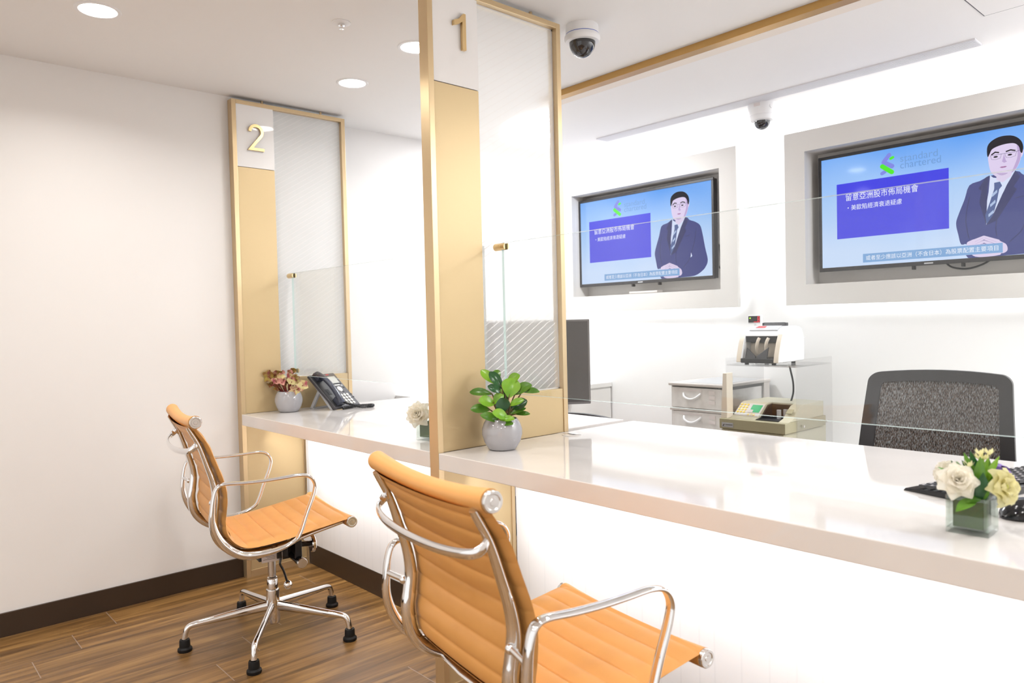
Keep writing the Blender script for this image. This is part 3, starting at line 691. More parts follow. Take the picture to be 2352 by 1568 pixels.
def make_visitor_chair():
    t = thing('visitor_chair', 'x', 'chair')
    p, d, nn = at_s(0)
    b = sling(.004, SK, .0505, .03, .013, .006)
    pts, rad = roll(-.300, .884, .250, .0225, .012); b.tube(pts, rad, 20, up=(0, 1, 0))
    bk = b.obj('backrest', 'leather', t, smooth=50)
    b = sling(SK, cum[-1] - .002, .052, cum[-1] - .052 * 8 - .012, .006, .006)
    pts, rad = roll(.236, .4585, .250, .0212, .006); b.tube(pts, rad, 20, up=(0, 1, 0))
    st = b.obj('seat', 'leather', t, smooth=50)
    for y, z in ((-.300, .884), (.236, .4585)):
        for sx in (-1, 1):
            c = B(); c.lathe([(.0205, 0), (.0205, .009), (.019, .011), (.0145, .011), (.013, .009), (.007, .009), (.006, .0105), (.0005, .0105)], 28, axis='X')
            o = c.obj('end_cap', 'alu', t, loc=(.249 * sx, y, z)); o.rotation_euler = (0, 0, 0 if sx > 0 else PI)
    # cast side rails following the sling
    for sx in (-1, 1):
        pts = []; wr = []; tr = []
        nseg = 70
        for i in range(nseg + 1):
            s = .008 + (cum[-1] - .03) * i / nseg
            p, d, nn = at_s(s)
            f = i / nseg
            off = .0135 + .0115 * math.exp(-((f - .45) / .24) ** 2) + .006 * math.exp(-((f - .72) / .1) ** 2)
            q = p - nn * off
            pts.append((sx * .219, q.x, q.y)); wr.append(.0105 + .0075 * math.sin(PI * min(1, f * 1.15)) ** .7 if f < .87 else .0105); tr.append(.0075 + .0085 * math.exp(-((f - .45) / .24) ** 2))
        B().tube(pts, wr, 14, up=(1, 0, 0), flat=tr).obj('side_rail', 'chrome', t, smooth=60)
    LOOP = [(-.223, .673), (-.163, .669), (-.103, .667), (-.035, .668), (.030, .670), (.067, .660), (.085, .632), (.079, .595), (.052, .528), (.030, .469), (.008, .440), (-.051, .419), (-.126, .413), (-.178, .423), (-.224, .457), (-.252, .501), (-.265, .55), (-.263, .603), (-.257, .642), (-.246, .665)]
    for sx in (-1, 1):
        pts = [(sx * .300, q.x, q.y) for q in crom([(y, z, 0) for y, z in LOOP], 7, True)]
        wr = []; tr = []
        for q in pts:
            low = min(1, max(0, (.66 - q[2]) / .2)); back = 1 if q[1] < -.15 else 0
            wr.append(.0125); tr.append(.0064 + .0075 * low * (back if q[2] > .44 else max(0, min(1, (-.02 - q[1]) / .12))))
        B().tube(pts, wr, 14, closed=True, up=(1, 0, 0), flat=tr).obj('armrest', 'chrome', t, smooth=60)
        # stubs between arm loop and rail
        for (y, z) in ((-.262, .60), (-.052, .405)):
            B().tube([(sx * .226, y + (.012 if z > .5 else 0), z), (sx * .298, y, z + (0 if z > .5 else .014))], .0075, 14).ball((sx * .228, y + (.010 if z > .5 else 0), z), .0105, 12).obj('arm_bracket', 'chrome', t)
    # bow handle behind the back
    hp = crom([(-.222, -.285, .812), (-.224, -.306, .792), (-.200, -.322, .782), (-.12, -.338, .776), (0, -.344, .774), (.12, -.338, .776), (.200, -.322, .782), (.224, -.306, .792), (.222, -.285, .812)], 6)
    B().tube(hp, .0105, 14, up=(0, 0, 1), flat=.0052).obj('back_handle', 'chrome', t, smooth=60)
    # under structure
    for y, z in ((-.155, .392), (.075, .405)):
        B().tube([(-.224, y, z + .012), (-.12, y, z), (.12, y, z), (.224, y, z + .012)], .015, 14, up=(0, 1, 0), flat=.008).obj('stretcher', 'chrome', t)
    mb = B(); mb.box((-.05, -.06, .308), (.05, .05, .385)); mb.box((-.055, -.165, .380), (.055, .085, .392))
    mb.box((-.05, .03, .275), (-.036, .105, .345)); mb.box((.036, .078, .275), (.05, .105, .40)); mb.box((-.03, .085, .30), (.03, .108, .395))
    me = mb.obj('tilt_mechanism', 'black', t, smooth=0, bevel=.003)
    B().tube([(-.095, .092, .287), (.084, .092, .287)], .0165, 24).obj('torsion_tube', 'gloss_black', me)
    B().lathe([(.0165, 0), (.0195, .002), (.0195, .012), (.018, .014), (.0005, .014)], 28, axis='X').obj('tube_cap', 'alu', me, loc=(.083, .092, .287))
    B().box((.0505, -.050, .303), (.0525, .028, .334)).obj('label_tag', 'sticker', me, smooth=0)
    lt = B()
    for k, (y0, y1) in enumerate(((-.035, -.002), (-.03, .0), (-.045, .0))): lt.box((.0525, y0, .324 - k * .0055), (.0528, y1, .3255 - k * .0055))
    for k in range(3):
        for j in range(2): lt.box((.0525, .008 + j * .007, .321 - k * .005), (.0528, .0125 + j * .007, .324 - k * .005))
    lt.obj('label_print', 'sticker_text', me, smooth=0)
    kn = B(); kn.tube([(.0, .104, .335), (.0, .155, .330)], .009, 18)
    for k in range(7): y = .112 + k * .006; kn.tube([(0, y, .3342 - k * .0006), (0, y + .003, .3339 - k * .0006)], .0102, 18)
    kb = kn.obj('tension_screw', 'black', t)
    B().lathe([(.004, 0), (.031, 0), (.0345, .004), (.0345, .013), (.031, .017), (.012, .019), (.0005, .019)], 30, axis='Y').obj('tension_knob', 'chrome', kb, loc=(0, .153, .330))
    lv = B(); lv.tube(crom([(.052, .016, .335), (.056, .020, .312), (.060, .016, .290), (.061, .028, .262), (.062, .040, .218)], 6), .0042, 10)
    lv.box((.046, .006, .312), (.060, .024, .340)); lo = lv.obj('height_lever', 'gloss_black', t)
    B().ball((.062, .043, .205), .0165, 20).obj('lever_ball', 'chrome', lo)
    col = B(); col.lathe([(.0145, .222), (.0145, .345)], 28); col.lathe([(.0165, .214), (.0185, .218), (.0185, .226), (.0145, .230)], 28); 
    col.obj('gas_column', 'steel', t)
    hub = B(); hub.lathe([(.010, .048), (.0225, .049), (.0248, .054), (.0248, .178), (.0240, .181), (.0200, .182), (.0200, .218), (.0185, .221), (.014, .221)], 32)
    hub.obj('base_hub', 'chrome', t)
    for k in range(5):
        a = R(-108 + 9.237 + 72 * k); ca, sa = math.cos(a), math.sin(a)
        pr_ = crom([(.022, .116, 0), (.12, .108, 0), (.22, .099, 0), (.282, .094, 0), (.304, .086, 0), (.313, .068, 0), (.318, .045, 0)], 7)
        pts = [(q.x * ca, q.x * sa, q.y) for q in pr_]
        m_ = len(pts); h_ = []; w_ = []
        for i, q in enumerate(pr_):
            f = min(1, q.x / .29); h_.append(.0215 - .0105 * f); w_.append(.0105 + .0005 * f)
        lg = B().tube(pts, w_, 16, up=(-sa, ca, 0), flat=h_).obj('base_leg', 'chrome', t, smooth=60)
        B().lathe([(.0005, 0), (.0245, 0), (.026, .004), (.0255, .011), (.0195, .017), (.0185, .040), (.017, .044), (.0005, .044)], 26, (.318 * ca, .318 * sa, 0)).obj('foot_glide', 'rubber', lg)
    return t
c2 = make_visitor_chair()
c2.location = (.705, -.181, 0); c2.rotation_euler = (0, 0, R(-9.24))
c2['label'] = 'whole orange ribbed leather chair with chrome base standing by the left wall'; c2['group'] = 'orange visitor chairs'
c1 = copy_tree(c2); c1.location = (2.269, -.21, 0); c1.rotation_euler = (0, 0, R(-8.5))
c1['label'] = 'closer orange ribbed leather chair seen from behind, cut by the bottom edge'

# ------------------------------------------------------------------ plants
def leaf(b, base, tip, w, up, fold=.25, droop=.12, kind='obovate', n=9):
    base = Vector(base); tip = Vector(tip); ax = tip - base; L_ = ax.length; ax.normalize()
    up = Vector(up); up = (up - up.dot(ax) * ax).normalized(); sd = ax.cross(up)
    rows = []
    for i in range(n + 1):
        f = i / n
        if kind == 'obovate': wd = math.sin(PI * min(1, f ** 1.3 * .97 + .015)) ** .6
        elif kind == 'lance': wd = math.sin(PI * (f * .98 + .01)) ** .9
        else: wd = math.sin(PI * (f * .96 + .02)) ** .5
        c = base + ax * L_ * f + up * (droop * L_ * (math.sin(PI * f) * .6 - f * f * .5))
        r_ = []
        for j in range(7):
            t = -1 + j / 3
            r_.append(c + sd * (w / 2 * wd * t) + up * (fold * w / 2 * wd * abs(t) ** 1.4))
        rows.append(r_)
    b.grid(rows)
def pot(t):
    pr_ = [(.0005, .001), (.040, .001), (.046, .004), (.0585, .026), (.0655, .050), (.0650, .068), (.0590, .086), (.0515, .0985), (.0495, .1005), (.0475, .0985), (.050, .090), (.052, .080), (.0005, .080)]
    B().lathe(pr_, 56).obj('pot', 'pot', t)
    B().lathe([(.0515, .083), (.035, .0855), (.0005, .087)], 32).obj('soil', 'soil', t)
RV = Vector((.669, .743, 0)); TV = Vector((.744, -.668, 0))
t = thing('potted_plant', 'bushy green leafy plant in a round grey pot beside partition 1', 'potted plant', (1.668, .186, ZK), 0, 'plants in round grey pots')
pot(t)
def keep(v, lim):      # leaves stay on the near side of the glass screen
    if v.y > lim and v.z > .12: v = v + TV * ((v.y - lim) / .668)
    return v
def P1(x, y, dep): return keep(RV * ((x - 668) / 4916) + TV * dep + Vector((0, 0, (1436 - y) / 4916)), .045)
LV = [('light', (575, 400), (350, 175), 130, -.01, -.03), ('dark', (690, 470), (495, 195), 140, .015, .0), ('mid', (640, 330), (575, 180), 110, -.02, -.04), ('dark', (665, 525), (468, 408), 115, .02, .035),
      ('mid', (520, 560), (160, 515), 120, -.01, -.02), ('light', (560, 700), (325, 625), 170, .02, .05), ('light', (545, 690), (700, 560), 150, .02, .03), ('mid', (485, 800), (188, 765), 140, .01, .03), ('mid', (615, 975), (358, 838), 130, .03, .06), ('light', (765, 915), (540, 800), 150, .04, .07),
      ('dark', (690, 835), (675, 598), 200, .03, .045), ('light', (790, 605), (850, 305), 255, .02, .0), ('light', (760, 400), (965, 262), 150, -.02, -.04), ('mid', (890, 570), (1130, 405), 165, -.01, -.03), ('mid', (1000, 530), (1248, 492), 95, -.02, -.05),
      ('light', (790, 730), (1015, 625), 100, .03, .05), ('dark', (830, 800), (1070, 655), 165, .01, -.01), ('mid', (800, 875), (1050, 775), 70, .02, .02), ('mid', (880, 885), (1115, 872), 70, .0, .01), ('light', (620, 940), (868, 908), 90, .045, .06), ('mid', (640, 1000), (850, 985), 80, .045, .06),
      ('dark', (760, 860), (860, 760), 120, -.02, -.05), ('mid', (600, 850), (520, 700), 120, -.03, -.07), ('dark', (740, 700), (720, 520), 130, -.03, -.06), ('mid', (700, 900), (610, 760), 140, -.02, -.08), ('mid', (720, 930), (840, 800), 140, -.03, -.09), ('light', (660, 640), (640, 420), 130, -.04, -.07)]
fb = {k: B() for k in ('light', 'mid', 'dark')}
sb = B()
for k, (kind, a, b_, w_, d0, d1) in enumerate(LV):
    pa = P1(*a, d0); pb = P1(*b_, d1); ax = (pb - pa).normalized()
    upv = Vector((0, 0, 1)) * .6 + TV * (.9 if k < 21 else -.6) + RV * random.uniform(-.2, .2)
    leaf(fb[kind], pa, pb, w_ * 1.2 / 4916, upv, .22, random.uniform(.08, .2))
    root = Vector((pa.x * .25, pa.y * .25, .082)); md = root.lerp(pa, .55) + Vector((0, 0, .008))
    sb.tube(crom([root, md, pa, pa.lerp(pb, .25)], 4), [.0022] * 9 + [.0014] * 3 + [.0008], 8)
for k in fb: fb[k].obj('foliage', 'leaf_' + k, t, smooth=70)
sb.obj('stems', 'stem', t)

t = thing('potted_plant', 'small pink and cream leaved plant in a round grey pot by partition 2', 'potted plant', (.082, .200, ZK), 0, 'plants in round grey pots')
pot(t)
def P2(x, y, dep): return keep(RV * ((x - 598) / 3724) + TV * dep + Vector((0, 0, (1000 - y) / 3724)), .025)
fb = {k: B() for k in ('cream', 'pink', 'olive')}; sb = B()
def wavy(b, c, w, h, nrm, ph):
    c = Vector(c); nrm = Vector(nrm).normalized(); u = nrm.cross(Vector((0, 0, 1))).normalized(); v = u.cross(nrm)
    rows = []
    for i in range(6):
        r_ = i / 5; row = []
        for k in range(28):
            a = 2 * PI * k / 28; rad = r_ * (1 + .12 * r_ * math.sin(5 * a + ph) + .05 * math.sin(11 * a))
            if abs(math.sin(a / 2 + ph)) < .16: rad *= .8
            row.append(c + u * (w / 2 * rad * math.cos(a)) + v * (h / 2 * rad * math.sin(a)) + nrm * (.010 * r_ * r_ * math.sin(3 * a + ph) + .008 * r_ * r_ - .004))
        rows.append(row)
    b.grid(rows, True)
WL = [('olive', 245, 350, 200, 190, .0), ('olive', 385, 325, 230, 120, -.02), ('pink', 485, 312, 90, 90, -.015), ('cream', 490, 385, 190, 120, .02), ('pink', 515, 450, 150, 110, .03), ('pink', 400, 440, 130, 120, .025), ('olive', 300, 505, 160, 90, .0), ('olive', 665, 275, 150, 85, -.02), ('pink', 625, 300, 110, 100, -.01),
      ('cream', 670, 360, 170, 100, .0), ('cream', 690, 450, 150, 150, .025), ('cream', 925, 515, 195, 170, .01), ('cream', 745, 610, 220, 150, .04), ('olive', 420, 545, 130, 110, .02), ('pink', 575, 400, 120, 120, -.03), ('olive', 740, 400, 130, 110, -.03), ('olive', 560, 480, 150, 120, -.04), ('cream', 800, 480, 120, 90, -.02), ('olive', 480, 560, 110, 80, -.04)]
for k, (kind, x, y, w_, h_, d) in enumerate(WL):
    c = P2(x, y, d); sgn = 1 if d > -.025 else -1
    wavy(fb[kind], c, w_ / 3724, h_ / 3724 * 1.15, TV * sgn + Vector((0, 0, random.uniform(.1, .7))) + RV * random.uniform(-.4, .4), k * 1.3)
    root = Vector((c.x * .22, c.y * .22, .082)); sb.tube(crom([root, root.lerp(c, .6) + Vector((0, 0, .004)), c], 5), [.0026] * 6 + [.0018] * 5, 8)
for k in fb: fb[k].obj('foliage', k + '_leaf', t, smooth=70)
sb.obj('stems', 'red_stem', t)

# ------------------------------------------------------------------ flower vases
def bloom(b, c, nrm, r, layers, seed, openness=1.):
    rnd = random.Random(seed); c = Vector(c); nrm = Vector(nrm).normalized(); u = nrm.orthogonal().normalized(); v = nrm.cross(u)
    for li, (rr, lift, cnt) in enumerate(layers):
        for k in range(cnt):
            a = 2 * PI * (k + li * .41 + rnd.uniform(-.1, .1)) / cnt
            d = u * math.cos(a) + v * math.sin(a); sd = nrm.cross(d)
            w = r * rr * 2.1 / max(3, cnt) * 1.5; rows = []
            for i in range(8):
                f = i / 7
                rad = r * rr * (f ** .8); hgt = r * (lift * math.sin(f * PI / 2) - (.22 * openness * f ** 4)) + r * .1 * (1 - f)
                wd = w * math.sin(PI * min(.93, .1 + f * .86)) ** .55
                row = []
                for j in range(9):
                    t_ = -1 + j / 4
                    row.append(c + d * (rad - .18 * r * rr * t_ * t_ * f) + sd * (wd * t_) + nrm * (hgt + .10 * r * t_ * t_ * f + r * .07 * f * f * math.sin(5 * t_ + k + li)))
                rows.append(row)
            b.grid(rows)
def vase(loc, rz, label):
    t = thing('flower_vase', label, 'vase of flowers', loc, rz, 'glass cubes of flowers')
    h = .035
    b = B(); q = .004
    b.box((-h, -h, 0), (h, h, .009))
    for (a, c) in (((-h, -h, .009), (h, -h + q, .070)), ((-h, h - q, .009), (h, h, .070)), ((-h, -h + q, .009), (-h + q, h - q, .070)), ((h - q, -h + q, .009), (h, h - q, .070))): b.box(a, c)
    b.obj('glass_cube', 'vase', t, smooth=0, bevel=.0012)
    i_ = h - q - .006; b = B()
    b.box((-i_, -i_, .011), (i_, -i_ + .0012, .066)); b.box((-i_, i_ - .0012, .011), (i_, i_, .064)); b.box((-i_, -i_, .011), (-i_ + .0012, i_, .062)); b.box((i_ - .0012, -i_, .011), (i_, i_, .066))
    b.obj('leaf_lining', 'lining', t, smooth=0)
    B().box((-i_ + .002, -i_ + .002, .011), (i_ - .002, i_ - .002, .058)).obj('floral_foam', 'leaf_dark', t, smooth=0)
    return t
WR = [(.17, .92, 3), (.36, .95, 4), (.6, .85, 5), (.85, .55, 6), (1.0, .25, 7)]
YR = [(.20, .45, 3), (.45, .55, 4), (.8, .42, 5), (1.0, .22, 6)]
def greens(t, spots, mt='leaf_mid', w=.012, kind='lance'):
    b = B()
    for base, tip in spots: leaf(b, base, tip, w, Vector((.3, -.4, 1)), .2, .1, kind, 8)
    b.obj('greenery', mt, t, smooth=70)
def buds(t, spots, mt):
    b = B()
    for c in spots:
        c = Vector(c)
        for k in range(5):
            a = 2 * PI * k / 5; d = Vector((math.cos(a), math.sin(a), 1.2)).normalized()
            leaf(b, c, c + d * .016, .006, Vector((math.cos(a), math.sin(a), -.5)), .1, .1, 'lance', 5)
    b.obj('buds', mt, t, smooth=70)
# right vase
t = vase((3.012, .178, ZK), R(2), 'blurred glass cube with white, yellow and purple flowers on the right counter')
U = lambda r_, d_, z_: RV * r_ + TV * d_ + Vector((0, 0, z_))
b = B(); bloom(b, U(-.040, .018, .098), TV * 1 - RV * .45 + Vector((0, 0, .55)), .037, WR, 3); b.obj('white_bloom', 'petal_white', t, smooth=75)
b = B(); bloom(b, U(.040, .022, .086), TV * 1 + RV * .35 + Vector((0, 0, .25)), .040, YR, 5); b.obj('yellow_bloom', 'petal_yellow', t, smooth=75)
b = B(); b.ball(U(.043, .030, .089), .0052, 14); b.obj('flower_heart', 'flower_heart', t)
b = B(); bloom(b, U(.066, -.012, .096), RV * 1 + TV * .2 + Vector((0, 0, .5)), .032, YR, 9); b.obj('purple_bloom', 'petal_purple', t, smooth=75)
b = B(); bloom(b, U(-.01, -.045, .094), RV * -.4 - TV + Vector((0, 0, .5)), .034, WR, 12); b.obj('white_bloom', 'petal_white', t, smooth=75)
greens(t, [(U(.0, .01, .06), U(-.012, .0, .148)), (U(.0, .01, .06), U(.008, .014, .142)), (U(0, 0, .06), U(-.02, -.01, .13)), (U(-.01, .03, .068), U(-.060, .045, .052)), (U(0, .02, .068), U(-.035, .04, .066)), (U(.02, 0, .06), U(.04, -.01, .135)), (U(.0, .02, .06), U(.01, .03, .10)), (U(0, 0, .07), U(.02, -.06, .11)), (U(0, 0, .07), U(-.05, -.02, .12))], 'leaf_mid', .022)
greens(t, [(U(.0, .01, .06), U(-.022, .01, .136)), (U(.01, .0, .06), U(.0, .0, .15)), (U(.0, .02, .05), U(.002, .03, .115)), (U(-.01, 0, .06), U(-.03, -.01, .132)), (U(.0, 0, .06), U(-.036, .0, .126))], 'leaf_dark', .024)
greens(t, [(U(.01, 0, .07), U(.035, -.004, .138)), (U(.01, 0, .07), U(.022, .0, .146)), (U(.01, 0, .07), U(.05, .0, .128)), (U(.02, 0, .08), U(.045, .01, .142))], 'leaf_light', .012)
buds(t, [U(.016, .0, .142), U(.034, .0, .142), U(.012, .004, .134), U(-.014, .012, .122), U(.024, .002, .133)], 'petal_yellow')
# middle vase behind partition 1
t = vase((1.318, .150, ZK), R(14), 'glass cube with a white bloom half hidden behind partition 1')
b = B(); bloom(b, U(-.038, .020, .092), TV * 1 - RV * .5 + Vector((0, 0, .35)), .050, WR, 21); b.obj('white_bloom', 'petal_white', t, smooth=75)
b = B(); bloom(b, U(.035, -.005, .090), RV + TV * .3 + Vector((0, 0, .5)), .032, YR, 23); b.obj('yellow_bloom', 'petal_yellow', t, smooth=75)
greens(t, [(U(.008, .02, .06), U(.004, .022, .128)), (U(.01, .01, .06), U(.02, .0, .135)), (U(.02, .035, .080), U(-.012, .04, .083)), (U(.0, 0, .06), U(.03, .02, .12))], 'leaf_light', .024)
greens(t, [(U(.01, .01, .06), U(.015, .02, .11)), (U(0, 0, .06), U(.03, -.02, .12)), (U(0, .01, .06), U(.02, .03, .09))], 'leaf_dark', .024)
buds(t, [U(.002, .01, .130), U(-.062, .0, .106), U(-.048, .0, .115), U(.014, .01, .132)], 'leaf_light')
greens(t, [(U(-.03, .0, .1), U(-.034 - .004 * k, -.004, .126 - .003 * abs(k))) for k in range(-3, 4)], 'leaf_dark', .003)

# ------------------------------------------------------------------ desk phone
t = thing('desk_phone', 'charcoal desk telephone on a stand at the end of the left counter', 'telephone', (.2376, .3665, ZK), 1.9095)
t.scale = (.9, 1.02, 1.02)
PWd, PL, tl = .203, .230, R(42)
# face frame: u across (local x), w up the face, n out of the face (towards local -y / up)
uy, uz = math.cos(tl), math.sin(tl)
def F(u, w_, n_): return (u, w_ * uy - n_ * uz, .012 + w_ * uz + n_ * uy)
def slab(u0, u1, w0, w1, n0, n1, b=None):
    b = b or B(); b.prism([(u0, w0), (u1, w0), (u1, w1), (u0, w1)], lambda u, w: F(u, w, n0), lambda u, w: F(u, w, n1)); return b
b = slab(0, PWd, 0, PL, -.0155, 0); body = b.obj('body', 'phone', t, smooth=0, bevel=.005)
slab(.004, .082, .012, PL - .006, 0, .003).obj('cradle', 'black', body, smooth=0, bevel=.002)
slab(.092, .186, .150, .208, 0, .0025).obj('display_bezel', 'black', body, smooth=0, bevel=.001)
slab(.098, .180, .156, .203, .0025, .003).obj('display', 'lcd', body, smooth=0)
slab(.108, .168, .139, .1455, 0, .003).obj('line_keys', 'key_white', body, smooth=0, bevel=.0008)
b = B(); b.lathe([(.0165, 0), (.016, .003), (.0005, .004)], 28); o = b.obj('navigation_key', 'key_white', body)
def orient(o, u, w_): o.location = F(u, w_, 0); o.rotation_euler = (tl, 0, 0)
orient(o, .143, .115)
kb = B().lathe([(.0082, 0), (.0078, .0025), (.006, .0034), (.0005, .0034)], 16).obj('dial_key', 'key_white', body)
first = True
for r_ in range(4):
    for c_ in range(3):
        o = kb if first else kb.copy()
        if not first: COL.objects.link(o); o.parent = body
        first = False; orient(o, .118 + c_ * .0235, .074 - r_ * .0185)
for (u, w_) in ((.098, .050), (.098, .030), (.19, .070), (.19, .050), (.178, .12), (.108, .094), (.15, .094)): slab(u, u + .011, w_, w_ + .007, 0, .002).obj('function_key', 'black', body, smooth=0, bevel=.0006)
for k in range(5): slab(.026, .052, .085 + k * .008, .088 + k * .008, .003, .0045).obj('speaker_slot', 'rubber', body, smooth=0)
slab(.128, .150, .2155, .2215, 0, .0006).obj('red_badge', 'red', body, smooth=0)
hs = crom([F(.042, .215, .016), F(.042, .200, .024), F(.042, .165, .034), F(.042, .115, .038), F(.042, .065, .034), F(.042, .030, .026), F(.042, .012, .018)], 6)
m_ = len(hs); wd = [.0245 - .0075 * math.sin(PI * i / (m_ - 1)) ** .8 for i in range(m_)]; th = [.015 - .004 * math.sin(PI * i / (m_ - 1)) for i in range(m_)]
b = B().tube(hs, wd, 18, up=(1, 0, 0), flat=th)
b.prism([(.020, .010), (.064, .010), (.064, .050), (.020, .050)], lambda u, w: F(u, w, .003), lambda u, w: F(u, w, .024)); b.prism([(.020, .178), (.064, .178), (.064, .222), (.020, .222)], lambda u, w: F(u, w, .003), lambda u, w: F(u, w, .022))
b.obj('handset', 'handset', t, smooth=50, bevel=.002)
b = B()
for u in (.012, PWd - .030):
    b.prism([(.030, .0), (.046, .0), (.150, .118), (.134, .128)], lambda y, z, u=u: (u, y - .0, z), lambda y, z, u=u: (u + .016, y, z))
    b.prism([(.160, .0), (.178, .0), (.112, .110), (.098, .104)], lambda y, z, u=u: (u, y, z), lambda y, z, u=u: (u + .016, y, z))
b.box((.012, .150, .0), (PWd - .014, .178, .006)); b.obj('stand', 'silver', t, smooth=0, bevel=.0015)
cp = crom([(.045, -.010, .010), (.10, -.016, .010), (.150, -.012, .012)], 40)
coil = []
base = crom([(.040, -.012, .008), (.085, -.014, .0085), (.14, -.014, .0085), (.185, -.030, .0085), (.215, -.055, .0085), (.205, -.078, .0085), (.165, -.085, .0085), (.115, -.060, .010), (.075, -.020, .028), (.050, .008, .040)], 44)
for i in range(len(base)):
    p = base[i]; tg = (base[min(i + 1, len(base) - 1)] - base[max(i - 1, 0)]).normalized(); nx = tg.cross(Vector((0, 0, 1))).normalized(); ny = nx.cross(tg)
    a = i * 1.15; coil.append(p + nx * .0052 * math.cos(a) + ny * .0052 * math.sin(a))
B().tube(coil, .0024, 6).obj('coiled_cord', 'black', t)

# ------------------------------------------------------------------ keyboard and mouse
kx = thing('keyboard', 'black computer keyboard lying behind the flowers on the right counter', 'keyboard', (2.802, .432, ZK), R(74))
KL, KD = .44, .155
# local x runs along the long side, -y towards the viewer side
b = B(); b.prism([(-.006, 0), (0, .006), (KD - .02, .018), (KD, .018), (KD, .0), (0, 0)], lambda y, z: (0, -y, z), lambda y, z: (KL, -y, z)); b.obj('body', 'gloss_black', kx, smooth=0, bevel=.0015)
key = B().prism([(0, 0), (.0155, 0), (.0155, .0155), (0, .0155)], lambda x, y: (x, y, 0), lambda x, y: (.002 + x * .74, .002 + y * .74, .006)).obj('key', 'dark_grey', kx, smooth=0)
first = True
for r_ in range(6):
    for c_ in range(16):
        if c_ > 14 and r_ > 4: continue
        o = key if first else key.copy()
        if not first: COL.objects.link(o); o.parent = kx
        first = False
        y = -.022 - r_ * .0205; o.location = (.014 + c_ * .0262, y - .0155, .0085 + (-y) * .09); o.scale = (1.5 if True else 1, 1.08, 1)
prn = B()
for r_ in range(6):
    for c_ in range(16):
        if c_ > 14 and r_ > 4: continue
        y = -.022 - r_ * .0205; x = .014 + c_ * .0262 + .006
        zt = .0085 + (-y) * .09 + .0062; prn.box((x, y - .008, zt), (x + .008, y - .0055, zt + .0003))
prn.obj('key_legends', 'sticker', kx, smooth=0)
t = thing('mouse', 'glossy black computer mouse at the right edge behind the flowers', 'mouse', (3.058, .352, ZK), R(60))
rows = []
for i in range(17):
    f = i / 16; x = -.056 + .112 * f; wdt = .034 * math.sqrt(max(.02, 1 - abs(2 * f - 1) ** 2.6)); hg = .036 * math.sin(PI * (.12 + .8 * f)) ** .7 * math.sqrt(max(.05, 1 - abs(2 * f - 1) ** 3))
    rows.append([(x, wdt * math.cos(PI * j / 14), .004 + hg * math.sin(PI * j / 14) ** .8) for j in range(15)])
b = B(); b.grid(rows); b.obj('shell', 'gloss_black', t, smooth=80)
b = B(); b.prism([(-.055 + .11 * i / 16, .0335 * math.sqrt(max(.02, 1 - abs(2 * i / 16 - 1) ** 2.6))) for i in range(17)] + [(.055 - .11 * i / 16, -.0335 * math.sqrt(max(.02, 1 - abs(2 * i / 16 - 1) ** 2.6))) for i in range(17)], lambda x, y: (x * .96, y * .96, 0), lambda x, y: (x, y, .0045)); b.obj('skid_plate', 'black', t, smooth=0)
B().lathe([(.009, -.003), (.0095, 0), (.009, .003)], 18, (.034, 0, .031), axis='Y').obj('scroll_wheel', 'rubber', t)

# ------------------------------------------------------------------ monitor on the left counter
t = thing('monitor', 'dark flat monitor seen edge on behind partition 1', 'monitor', (1.30, .63, ZK), math.atan2(.83, .55) + PI)
# local x along the screen width, screen faces local +y
b = B(); b.box((-.27, -.012, .072), (.27, .010, .414)); sc = b.obj('casing', 'monitor_grey', t, smooth=0, bevel=.003)
B().box((-.262, .010, .082), (.262, .0106, .406)).obj('screen', 'monitor_glass', sc, smooth=0)
B().box((-.030, -.045, .0), (.030, -.013, .25)).obj('neck', 'black', t, smooth=0, bevel=.003)
B().box((-.10, -.085, 0), (.10, .075, .010)).obj('foot', 'black', t, smooth=0, bevel=.003)
B().box((-.09, -.03, .16), (.09, -.012, .30)).obj('rear_housing', 'monitor_grey', sc, smooth=0, bevel=.004)

